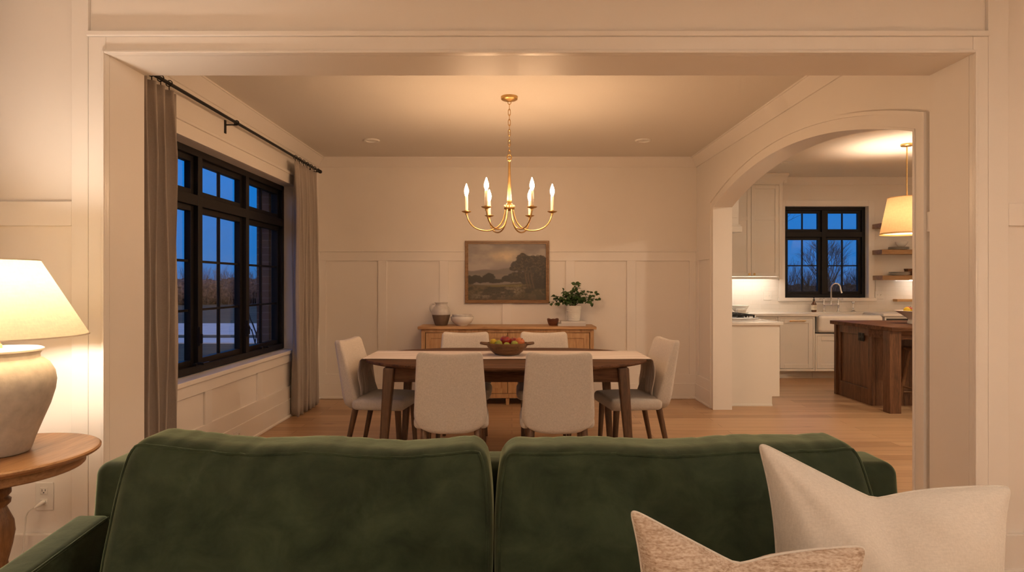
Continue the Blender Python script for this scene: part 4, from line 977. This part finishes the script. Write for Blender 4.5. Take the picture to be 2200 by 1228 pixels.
t = T('kettle', 'grey steel kettle handle showing just beside the arch, on the cooktop', 'kettle', (kx, ky, kz))
b = B(); lathe(b, [(0,0),(.085,0),(.095,.012),(.092,.05),(.07,.095),(.04,.115),(.03,.12),(.012,.128),(.012,.14),(0,.142)], (kx, ky, kz), 28); obj('kettle_body', b, 'steel', t, smooth=50)
b = B(); tube(b, [(kx+.085, ky, kz+.04), (kx+.098, ky, kz+.08), (kx+.095, ky, kz+.13), (kx+.06, ky, kz+.175), (kx, ky, kz+.19)], .010, 10); obj('handle', b, 'steel', t, smooth=60)
# small things on the back worktop
b = B(); lathe(b, [(0,.002),(.06,0),(.066,.006),(.10,.045),(.134,.095),(.136,.099),(.130,.098),(.09,.045),(.05,.015),(0,.012)], (3.245, 8.83, CT), 36); tag(obj('mixing_bowl', b, 'ceramic_w', smooth=50), 'wide white bowl on the worktop under the upper cabinet', 'bowl')
t = T('butter_dish', 'small white lidded butter dish before the wide white bowl', 'butter dish', (3.19, 8.62, CT))
obj('dish', rbox(B(), (3.19, 8.62, CT+.006), (.085, .05, .006), .005, (3,3,1)), 'ceramic_w', t, smooth=0); obj('lid', rbox(B(), (3.19, 8.62, CT+.035), (.062, .038, .023), .012, (3,3,2)), 'ceramic_w', t, smooth=0)
# sockets
def outlet(name, mp, label, gang=1, kind='socket', group='wall outlets and switches', mat='white_plastic', holes='dark', w=.074, h=.118):
    """mp(u, d, v): u along the wall, d out of the wall, v up; centred"""
    o = T(name, label, 'outlet' if kind == 'socket' else 'switch', mp(0, 0, -h/2), group)
    def mb(bm, u0, u1, d0, d1, a, c): p = mp(u0, d0, a); q = mp(u1, d1, c); box(bm, p[0], q[0], p[1], q[1], p[2], q[2])
    W = w + (gang-1)*.046; b = B(); mb(b, -W/2, W/2, 0, .006, -h/2, h/2); obj('cover_plate', b, mat, o, bev=.003)
    for g in range(gang):
        u = (g-(gang-1)/2)*.046
        if kind == 'socket':
            for v in (-.026, .026):
                b = B(); mb(b, u-.017, u+.017, .005, .009, v-.0155, v+.0155); so = obj('socket', b, mat, o, bev=.006)
                b = B(); mb(b, u-.0085, u-.0060, .0088, .0096, v-.003, v+.008); mb(b, u+.0060, u+.0085, .0088, .0096, v-.001, v+.008); mb(b, u-.0028, u+.0028, .0088, .0096, v-.010, v-.005); obj('socket_slots', b, holes, so)
        else:
            b = B(); mb(b, u-.006, u+.006, .005, .008, -.012, .012); mb(b, u-.004, u+.004, .007, .018, .0, .009); obj('toggle', b, mat, o, bev=.002)
    return o
yk = KY-.012
outlet('switch_plate', lambda u, d, v: (3.73+u, yk-d, 1.115+v), 'double white switch plate on the tiles under the upper cabinet', 2, 'switch')
outlet('switch_plate', lambda u, d, v: (5.36+u, yk-d, 1.13+v), 'double white switch plate on the tiles right of the kitchen window', 2, 'switch')
outlet('wall_outlet', lambda u, d, v: (3.165+u, yk-d, 1.125+v), 'white outlet on the bright tiles above the wide white bowl')
# wall shelves
for (x0, z, lab) in ((5.255, 2.093, 'top oak wall shelf, mostly behind the pendant shade'), (5.255, 1.715, 'middle oak wall shelf right of the kitchen window, carrying plates'), (5.262, 1.347, 'lowest oak wall shelf right of the kitchen window, lit from below')):
    o = obj('wall_shelf', box(B(), x0, 6.5, 8.79, KY-.001, z, z+.065), 'shelfwood', bev=.004); tag(o, lab, 'shelf', 'oak wall shelves')
    if z < 1.4: t = T('shelf_light', 'slim light strip under the lowest oak wall shelf', 'light strip', (6.1, 8.9, z-.012)); obj('light_strip', box(B(), 5.70, 6.45, 8.86, 8.88, z-.011, z-.001), 'led', t); 
b = B(); box(b, 5.56, 6.3, 8.93, yk-.001, 1.035, 1.072); tag(obj('ledge_shelf', b, 'palewood', bev=.003), 'short pale wooden ledge on the tiles above the fruit bowl', 'shelf')
def plates(x, y, z, r, n, where, rows):
    for i in range(n):
        b = B(); lathe(b, [(0,0),(r*.6,0),(r*.62,.002),(r*.96,.011),(r,.013),(r*.985,.016),(r*.6,.006),(0,.005)], (x, y, z+i*.0125), 36)
        pos = {0: 'lowest', n-1: 'topmost'}.get(i, ['', 'second', 'third', 'fourth'][i]+' from the bottom')
        tag(obj('plate', b, 'ceramic_g', smooth=50), f'white plate on the {where} oak shelf, {pos} of its stack', 'plate', rows)
plates(5.56, 8.90, 1.78, .135, 3, 'middle', 'plates on the middle shelf'); plates(5.57, 8.90, 1.412, .135, 4, 'lowest', 'plates on the lowest shelf')
for k, (dx, lab) in enumerate(((0, 'white bowl on top of the plates on the middle oak shelf'),)):
    b = B(); lathe(b, [(0,.0),(.04,0),(.07,.035),(.085,.07),(.081,.07),(.06,.03),(0,.01)], (5.60, 8.90, 1.828), 30); tag(obj('ceramic_bowl', b, 'ceramic_w', smooth=50), lab, 'bowl')
t = T('wooden_crate', 'small dark wooden box behind the plates on the lowest oak shelf', 'box', (5.83, 8.99, 1.412))
b = B(); box(b, 5.72, 5.95, 8.945, 8.957, 1.412, 1.50); box(b, 5.72, 5.95, 9.015, 9.027, 1.412, 1.50); box(b, 5.72, 5.732, 8.957, 9.015, 1.412, 1.50); box(b, 5.938, 5.95, 8.957, 9.015, 1.412, 1.50); box(b, 5.732, 5.938, 8.957, 9.015, 1.412, 1.42); obj('box_sides', b, 'walnut', t, bev=.002); obj('lid', box(B(), 5.715, 5.955, 8.94, 9.032, 1.5, 1.512), 'walnut', t, bev=.002)
# island
IX, IY0, IY1, IZ = 3.765, 6.14, 7.335, .862
t = T('kitchen_island', 'walnut kitchen island with panelled end and an open seating side', 'kitchen island', (4.7, 6.74, 0))
obj('island_top', box(B(), IX, 5.75, IY0, IY1, IZ-.042, IZ), 'walnut', t, bev=.004)
b = B(); box(b, 3.845, 5.65, 6.60, 7.29, 0, IZ-.042); obj('island_body', b, 'walnut_z', t)
b = B(); x0, x1 = 3.818, 3.845
box(b, x0, x1, 6.57, 6.64, 0, IZ-.042); box(b, x0, x1, 7.20, 7.26, 0, IZ-.042); box(b, x0, x1, 6.64, 7.20, .0, .17); box(b, x0, x1, 6.64, 7.20, .735, IZ-.042); box(b, x0+.017, x1, 6.64, 7.20, .17, .735); obj('end_panel', b, 'walnut_z', t, bev=.003)
b = B(); box(b, 3.80, 3.86, 7.26, 7.305, 0, IZ-.042); obj('corner_post', b, 'walnut_z', t, bev=.002)
b = B(); box(b, 3.845, 5.65, 6.57, 6.60, 0, IZ-.042)
for k in range(12): box(b, 3.86+k*.15, 3.862+k*.15, 6.566, 6.57, 0, IZ-.042)
obj('back_panel', b, 'walnut_z', t)
for x in (3.763, 5.60): b = B(); box(b, x, x+.115, 6.165, 6.28, 0, IZ-.042); obj('leg', b, 'walnut_z', t, bev=.003)
b = B(); box(b, 3.878, 5.60, 6.185, 6.21, .735, IZ-.042); box(b, 3.785, 3.81, 6.28, 6.57, .735, IZ-.042); obj('apron', b, 'walnut', t, bev=.002)
outlet('island_outlet', lambda u, d, v: (3.818-d, 6.765+u, .715+v), 'black outlet on the walnut island end panel', 2, 'socket', 'wall outlets and switches', 'iron', 'dark', .066, .09)
# stool
qx, qy = 4.27, 6.43
t = T('bar_stool', 'wooden stool with splayed legs tucked under the island', 'stool', (qx, qy, 0))
b = B(); lathe(b, [(0,.60),(.15,.602),(.172,.612),(.176,.625),(.168,.635),(.12,.630),(0,.626)], (qx, qy, 0), 36); obj('seat', b, 'turned', t, smooth=40)
for s in (-1, 1):
    for r in (-1, 1): b = B(); taper(b, (qx+s*.085, qy+r*.085, .605), (qx+s*.165, qy+r*.135, 0), .020, .015, 10); obj('leg', b, 'turned', t, smooth=40)
b = B()
for r in (-1, 1): tube(b, [(qx-.145, qy+r*.123, .15), (qx+.145, qy+r*.123, .15)], .009, 8)
for s in (-1, 1): tube(b, [(qx+s*.137, qy-.118, .21), (qx+s*.137, qy+.118, .21)], .009, 8)
obj('stretcher', b, 'turned', t, smooth=50)
# fruit bowl on the island
gx, gy = 4.385, 6.72
b = B(); lathe(b, [(0,.0),(.082,0),(.084,.006),(.072,.045),(.085,.062),(.14,.10),(.198,.136),(.204,.139),(.198,.142),(.14,.112),(.08,.075),(0,.066)], (gx, gy, IZ), 44); tag(obj('footed_bowl', b, 'ceramic_w', smooth=50), 'white flared footed bowl of fruit on the island', 'bowl')
fruit('lemon', gx-.115, gy-.03, IZ+.112, .036, 'lemon', 'yellow lemon at the left edge of the white bowl on the island', 'lemon', 'lemon', 1.4)
fruit('lemon', gx-.055, gy-.06, IZ+.098, .036, 'lemon', 'yellow lemon in front of the red apple in the white island bowl', 'lemon', 'lemon', 1.2)
fruit('apple', gx-.05, gy+.03, IZ+.105, .044, 'red', 'dark red apple in the white bowl on the island', 'apple', 'apple', .2)
# pendant
wx, wy = 4.37, 6.85
t = T('pendant_lamp', 'brass-stemmed pendant lamp with lit cream shade over the island', 'pendant lamp', (wx, wy, 1.84), 'pendants over the island')
b = B(); lathe(b, [(0,KZ-.025),(.055,KZ-.025),(.062,KZ-.018),(.062,KZ),(0,KZ)], (wx, wy, 0), 32); obj('canopy', b, 'brass', t, smooth=40)
b = B(); tube(b, [(wx, wy, KZ-.02), (wx, wy, 2.2)], .007, 12); tube(b, [(wx, wy, 2.27), (wx, wy, 2.13)], .018, 14); obj('stem', b, 'brass', t, smooth=50)
b = B(); lathe(b, [(.263,1.84),(.186,2.25)], (wx, wy, 0), 56); lathe(b, [(.264,1.84),(.2655,1.84),(.264,1.85),(.2625,1.85),(.264,1.84)], (wx, wy, 0), 56); lathe(b, [(.186,2.25),(.1885,2.25),(.188,2.242),(.186,2.25)], (wx, wy, 0), 56); sh = obj('lamp_shade', b, 'pshade', t, smooth=40)
b = B(); lathe(b, [(0,1.855),(.258,1.856),(.2595,1.858),(0,1.858)], (wx, wy, 0), 48); obj('diffuser', b, shade_mat('pendant_diffuser', (.95,.92,.86), .7), sh)
light('pendant_bulb', 'POINT', (wx, wy, 2.04), 74, (1,.79,.58), .10, parent=t)
dup(t, (5.45, wy, 1.84), 0, 'added second brass pendant lamp over the island, unseen right of the arch')  # unseen second pendant added to brighten the kitchen
# ------------------------------------------------------------------ living room foreground
# sofa
t = T('sofa', 'green velvet sofa seen from the front, its back to the dining room', 'sofa', (-.04, 1.4, 0))
def frame_d(p):
    x, y, z = p; f = (z+.33)/.66
    return (x*(1-.012*f), y+.05*f, z)
obj('back_frame', rbox(B(), (-.045, 1.835, .435), (1.19, .085, .335), .035, (10,2,6), frame_d), 'velvet', t, smooth=0)
obj('seat_base', rbox(B(), (-.04, 1.30, .235), (1.07, .44, .125), .02, (4,4,2)), 'velvet', t, smooth=0)
for s in (-1, 1):
    ax = -.04+s*1.13
    def arm_d(p, s=s):
        x, y, z = p; f = (y+.46)/.92
        return (x + s*.012*(f-.5)*2 + s*.02*(z/.27)*.5, y, z - (.075*(1-f) if z > 0 else 0))
    obj('arm', rbox(B(), (ax, 1.31, .375), (.052, .46, .265), .022, (2,8,5), arm_d), 'velvet', t, smooth=0)
    F = rbox_map((.052, .46, .265), .022)
    b = B(); pts = []
    for k in range(25):
        q = arm_d(F((-s*.052, -.46+.92*k/24, .265))); pts.append((q[0]+ax, q[1]+1.31, q[2]+.375))
    tube(b, pts, .0035, 6); obj('piping', b, 'velvet', t.children[-1], smooth=60)
    for y in (.93, 1.86): b = B(); taper(b, (-.04+s*1.05, y, .12), (-.04+s*1.07, y, 0), .03, .02, 12); obj('foot', b, 'leg', t, smooth=40)
for s in (-1, 1):
    obj('seat_cushion', rbox(B(), (-.04+s*.505, 1.13, .40), (.50, .345, .06), .04, (8,8,2), lambda p: (p[0], p[1], p[2]+(.02*(1-(p[0]/.5)**2)*(1-(p[1]/.345)**2) if p[2] > 0 else 0))), 'velvet', t, smooth=0)
def back_cushion(cx, W, seed, lift):
    h = (W/2, .085, .222); r = .045; F = rbox_map(h, r); c = Vector((cx, 1.605, .648))
    def D(p):
        x, y, z = p; u, w = x/h[0], z/h[2]; v = y/h[1]
        k = (1-u**2)*(1-w**2); e = (1-u**4)
        y2 = y + (-.062*max(0, k)**.6 if v < 0 else .03*max(0, k)**.7)
        z2 = z + .012*(abs(u)**3)*max(0, w)*1.2 + lift*(-u)*max(0, w) + .004*math.sin(u*7+seed)*max(0, w)
        x2 = x*(1 + .02*(1-w*w)) - .015*u*max(0, w)**3
        q = Vector((x, y, z))
        fold = 0
        for (fu, fw, amp, wd, sl) in ((-.25,.55,.010,.026,.25),(.38,.5,.013,.03,.3),(.05,.7,.007,.025,-.2),(-.42,.8,.006,.02,.35),(.6,.75,.007,.022,.3),(.72,.1,.008,.05,.5),(-.6,.65,.007,.04,.2),(.55,-.3,.006,.06,.6)):
            dd = (u-fu) - sl*(w-fw); fold += amp*math.exp(-(dd/wd)**2)*math.exp(-((w-fw)/.35)**2)
        n = mnoise.noise(Vector((x*6+seed, 0, z*6)))*.006 + mnoise.noise(Vector((x*14+seed, 3, z*9)))*.003
        pk = sum(a_*math.exp(-((u-u_+.10*(1-w))/w_)**2) for u_, a_, w_ in ((-.82,1,.02),(-.7,.8,.016),(-.55,1,.02),(-.33,.9,.018),(-.12,.7,.016),(.18,1,.022),(.33,.8,.016),(.52,1,.02),(.78,.9,.018),(.9,.8,.014)))
        fold += .006*pk*math.exp(-max(0, 1-w)*4.5)
        z2 -= .003*pk*max(0, w)**6
        if v < 0: y2 += 1.7*fold + 1.3*n
        return (x2, y2 + .30*z2, z2)
    o = obj('back_cushion', rbox(B(), c, h, r, (54, 6, 30), D), 'velvet', t, smooth=0)
    pts = []; nx_, nz__ = 60, 24
    per = [(-h[0]+2*h[0]*k/nx_, h[2]) for k in range(nx_)]+[(h[0], h[2]-2*h[2]*k/nz__) for k in range(nz__)]+[(h[0]-2*h[0]*k/nx_, -h[2]) for k in range(nx_)]+[(-h[0], -h[2]+2*h[2]*k/nz__) for k in range(nz__)]
    for x, z in per:
        q = Vector(F((x, -h[1], z))); 
        dq = Vector(D(q)); pts.append(dq + c + Vector((0, -.001, .001)))
    b = B(); tube(b, pts, .0042, 6, closed=True); obj('piping', b, 'velvet', o, smooth=0)
back_cushion(-.530, .945, 1.0, .010); back_cushion(.437, .945, 5.0, -.006)

# throw pillows
def pillow(name, TL, TR, BR, BL, y, Tk, cu, chop, mat, label, lean=.12, seed=0, pipe=None):
    b = B(); n = 44; S_ = []
    zc = (TL[1]+BR[1])/2
    def P(u, v, side):
        rn = (abs(u)**22+abs(v)**22)**(1/22); u0, v0 = u, v
        if rn > 1: u, v = u/rn*1.0, v/rn*1.0
        s, q = (u*1.02+1)/2, (v*1.02+1)/2
        x = (BL[0]*(1-s)+BR[0]*s)*(1-q)+(TL[0]*(1-s)+TR[0]*s)*q; z = (BL[1]*(1-s)+BR[1]*s)*(1-q)+(TL[1]*(1-s)+TR[1]*s)*q
        W = TR[0]-TL[0]; H = TL[1]-BL[1]
        x -= W*.075*math.copysign(abs(u)**3, u)*(1-v*v)**.7               # sides drawn in between the ears
        z -= H*.05*math.copysign(abs(v)**3, v)*(1-u*u)*(0 if v > 0 else 1)
        sm = math.sqrt((u-cu)**2+.0025)-.02; g = max(0, 1-sm/(1+cu)) if u < cu else math.exp(-sm/.60)*(1-((u-cu)/(1-cu))**4)
        if v > 0: z -= chop*g*v**1.5
        k = max(0, 1-abs(u0)**2.1)**.55*max(0, 1-abs(v0)**2.1)**.55
        d = Tk*k*(1-.62*math.exp(-(abs(u-cu-.08*(1-v))/.20)**1.5)*max(0, v+.15)**1.2)
        rr = math.hypot(u-cu, (v-1.05)*.8)+.05; an = math.atan2(v-1.05, u-cu)
        d += k*.010*math.sin(an*9+seed)*math.exp(-rr*1.6)
        for cu_, cv_ in ((-1,1),(1,1),(1,-1),(-1,-1)):
            r2 = math.hypot(u-cu_, v-cv_); a2 = math.atan2(v-cv_, u-cu_); d += k*.012*math.sin(a2*11+seed*2)*math.exp(-r2*2.2)
        d += k*.35*(mnoise.noise(Vector((u*2.2+seed, v*2.2, side)))*.02 + mnoise.noise(Vector((u*5+seed, v*5, side)))*.008)
        return (x, y + side*d + lean*(z-zc), z)
    vd = {}
    def V(i, j, side):
        edge = i in (0, n) or j in (0, n); key = (i, j, 0 if edge else side)
        if key not in vd:
            f = lambda k: math.sin((k/n*2-1)*PI/2*.999)
            vd[key] = b.verts.new(P(f(i), f(j), 0 if edge else side))
        return vd[key]
    for side in (-1, 1):
        for i in range(n):
            for j in range(n):
                q = [V(i,j,side), V(i+1,j,side), V(i+1,j+1,side), V(i,j+1,side)]
                b.faces.new(q if side < 0 else q[::-1])
    r = T(name, label, 'pillow', ((TL[0]+TR[0])/2, y, min(BL[1], BR[1])))
    o = obj('pillow_cover', b, mat, r, smooth=0)
    if pipe:
        f = lambda k: math.sin((k/n*2-1)*PI/2*.999)
        ring = [(i, 0) for i in range(n)]+[(n, j) for j in range(n)]+[(n-i, n) for i in range(n)]+[(0, n-j) for j in range(n)]
        b = B(); tube(b, [P(f(i), f(j), 0) for i, j in ring], .0028, 6, closed=True); obj('edge_seam', b, pipe, r, smooth=0)
    return r
pillow('throw_pillow', (.519,.960), (1.048,.868), (.99,.44), (.505,.44), 1.27, .105, -.10, .080, 'cream', 'large cream linen pillow with a dented top at the right end of the sofa', .16, 1.0, 'cream')
pillow('throw_pillow', (.211,.890), (.634,.824), (.60,.455), (.205,.455), 1.085, .085, -.09, .070, 'woven', 'smaller woven striped brown pillow in front of the cream one', .14, 4.0, 'cream')

# side table and lamp
ax, ay, az = -1.915, 2.30, .665
t = T('side_table', 'round wooden pedestal side table left of the sofa', 'side table', (ax, ay, 0))
b = B(); lathe(b, [(0,.640),(.285,.640),(.298,.644),(.306,.650),(.308,.654),(.318,.654),(.325,.659),(.326,.666),(.320,.671),(.310,.6725),(.304,.671),(0,.671)], (ax, ay, -.006), 72); obj('table_top', b, 'table_oak', t, smooth=30)
b = B(); lathe(b, [(0,.60),(.27,.60),(.275,.605),(.275,.636),(0,.636)], (ax, ay, -.001), 60); obj('apron', b, 'table_oak', t, smooth=30)
b = B(); lathe(b, [(0,.08),(.05,.08),(.062,.10),(.066,.13),(.05,.17),(.04,.19),(.052,.205),(.052,.22),(.038,.235),(.034,.26),(.048,.32),(.056,.37),(.052,.41),(.036,.45),(.03,.465),(.042,.478),(.044,.492),(.034,.502),(.044,.515),(.044,.53),(.032,.545),(.036,.57),(.06,.60),(0,.60)], (ax, ay, 0), 36); obj('turned_column', b, 'turned', t, smooth=40)
for k in range(3):
    a = PI/2+k*2*PI/3+.5; b = B(); c, s = math.cos(a), math.sin(a)
    tube(b, [(ax+c*.03, ay+s*.03, .15), (ax+c*.11, ay+s*.11, .13), (ax+c*.19, ay+s*.19, .06), (ax+c*.25, ay+s*.25, .022)], [.028,.025,.021,.020], 12); obj('leg', b, 'turned', t, smooth=50)
az = .667
t = T('table_lamp', 'lit table lamp with cream cone shade on a sand stoneware jar', 'lamp', (ax, ay, az))
b = B(); lathe(b, [(0,0),(.098,0),(.104,.006),(.118,.05),(.140,.11),(.163,.17),(.178,.225),(.182,.262),(.177,.295),(.160,.328),(.140,.345),(.131,.350),(.130,.362),(.136,.372),(.143,.377),(.143,.384),(.136,.388),(.05,.389),(0,.389)], (ax, ay, az), 64)
obj('jar_base', b, 'lampclay', t, smooth=35)
b = B(); lathe(b, [(0,.387),(.018,.388),(.017,.40),(.012,.405),(.012,.45),(.018,.452),(.018,.50),(0,.50)], (ax, ay, az), 20); obj('lamp_neck', b, 'brass', t, smooth=40)
b = B(); lathe(b, [(.287,1.098-az),(.130,1.386-az)], (ax, ay, az), 72); sh = obj('lamp_shade', b, 'shade', t, smooth=40)
b = B(); lathe(b, [(.2865,1.098-az),(.2885,1.098-az),(.2865,1.103-az),(.2845,1.103-az),(.2865,1.098-az)], (ax, ay, az), 72); lathe(b, [(.1295,1.386-az),(.132,1.386-az),(.132,1.381-az),(.1295,1.386-az)], (ax, ay, az), 60); obj('shade_rim', b, 'candle', sh, smooth=40)
light('lamp_bulb', 'POINT', (ax, ay, 1.25), 27, (1,.85,.70), .05, parent=t)
ow = outlet('wall_outlet', lambda u, d, v: (-2.107+u, YP-d, .337+v), 'white wall outlet under the side table, with the lamp plugged in', w=.08, h=.126)
b = B(); tube(b, [(-2.107, YP-.010, .313), (-2.107, YP-.040, .309), (-2.115, YP-.055, .303)], [.010,.009,.004], 10); obj('plug', b, 'white_plastic', t, smooth=50)
b = B(); cp = [Vector(p) for p in ((-2.115, YP-.055, .303), (-2.145, YP-.06, .285), (-2.158, YP-.05, .22), (-2.165, YP-.05, .15), (-2.16, YP-.06, .10), (-2.18, YP-.10, .04), (-2.19, YP-.2, .006), (-2.05, YP-.4, .006), (-1.93, ay+.10, .006), (-1.93, ay+.06, .006))]
for _ in range(3): cp = [cp[0]]+[p for a, c in zip(cp, cp[1:]) for p in (a.lerp(c, .25), a.lerp(c, .75))]+[cp[-1]]
tube(b, cp, .0032, 6); obj('cord', b, 'white_plastic', t, smooth=60)
outlet('wall_outlet', lambda u, d, v: (XL+.024+d, 4.87+v, .10-u), 'white outlet low in the baseboard under the dining window', w=.07, h=.115)

# recessed fill lights added to the living ceiling, unseen (behind and above the camera)
for i, (x, y, p, lab) in enumerate(((1.5, .55, 14, 'added lit recessed light in the living room ceiling, front right'), (-1.3, .3, 4, 'added lit recessed light in the living room ceiling, front left'), (.3, -1.6, 8, 'added lit recessed light in the living room ceiling, at the back'))):
    q = T('recessed_light', lab, 'ceiling light', (x, y, CZ-.01), 'recessed ceiling lights')
    b = B(); lathe(b, [(.058,CZ-.004),(.072,CZ-.006),(.078,CZ-.002),(.078,CZ),(.058,CZ)], (x,y,0), 32); obj('trim_ring', b, 'trim', q, smooth=40)
    light('added_downlight', 'AREA', (x, y, CZ-.012), p, (1,.84,.68), .11, parent=q)
def added_floor_lamp(x, y, p, lab):  # unseen floor lamps added to brighten the wall around the opening
    t = T('added_floor_lamp', lab, 'lamp', (x, y, 0), 'added floor lamps behind the camera')
    b = B(); lathe(b, [(0,0),(.14,0),(.145,.008),(.14,.02),(.02,.03),(0,.03)], (x, y, 0), 32); obj('base', b, 'brass', t, smooth=40)
    b = B(); tube(b, [(x, y, .02), (x, y, 1.5)], .010, 12); obj('pole', b, 'brass', t, smooth=40)
    b = B(); lathe(b, [(.22,1.42),(.16,1.72)], (x, y, 0), 48); obj('lamp_shade', b, 'fshade', t, smooth=40)
    light('lamp_bulb', 'POINT', (x, y, 1.57), p, (1,.84,.68), .05, parent=t)
M['fshade'] = shade_mat('added_floor_lamp_linen', (.93,.88,.80), .55)
added_floor_lamp(2.3, -.6, 225, 'added lit floor lamp in the living room behind the camera, on the right')
added_floor_lamp(-2.5, -.9, 240, 'added lit floor lamp in the living room behind the camera, on the left')
for x, y, lab in ((3.7, 4.5, 'added lit recessed light in the kitchen ceiling near the dining room wall'), (5.5, 4.5, 'added lit recessed light in the kitchen ceiling near the far right wall')):  # unseen kitchen ceiling lights added to lift the cabinet end and floor
    q = T('recessed_light', lab, 'ceiling light', (x, y, KZ-.01), 'recessed ceiling lights')
    b = B(); lathe(b, [(.058,KZ-.004),(.072,KZ-.006),(.078,KZ-.002),(.078,KZ),(.058,KZ)], (x,y,0), 32); obj('trim_ring', b, 'trim', q, smooth=40)
    light('added_downlight', 'AREA', (x, y, KZ-.012), 34, (1,.80,.58), .11, parent=q)
bpy.context.scene.cycles.sample_clamp_indirect = 6
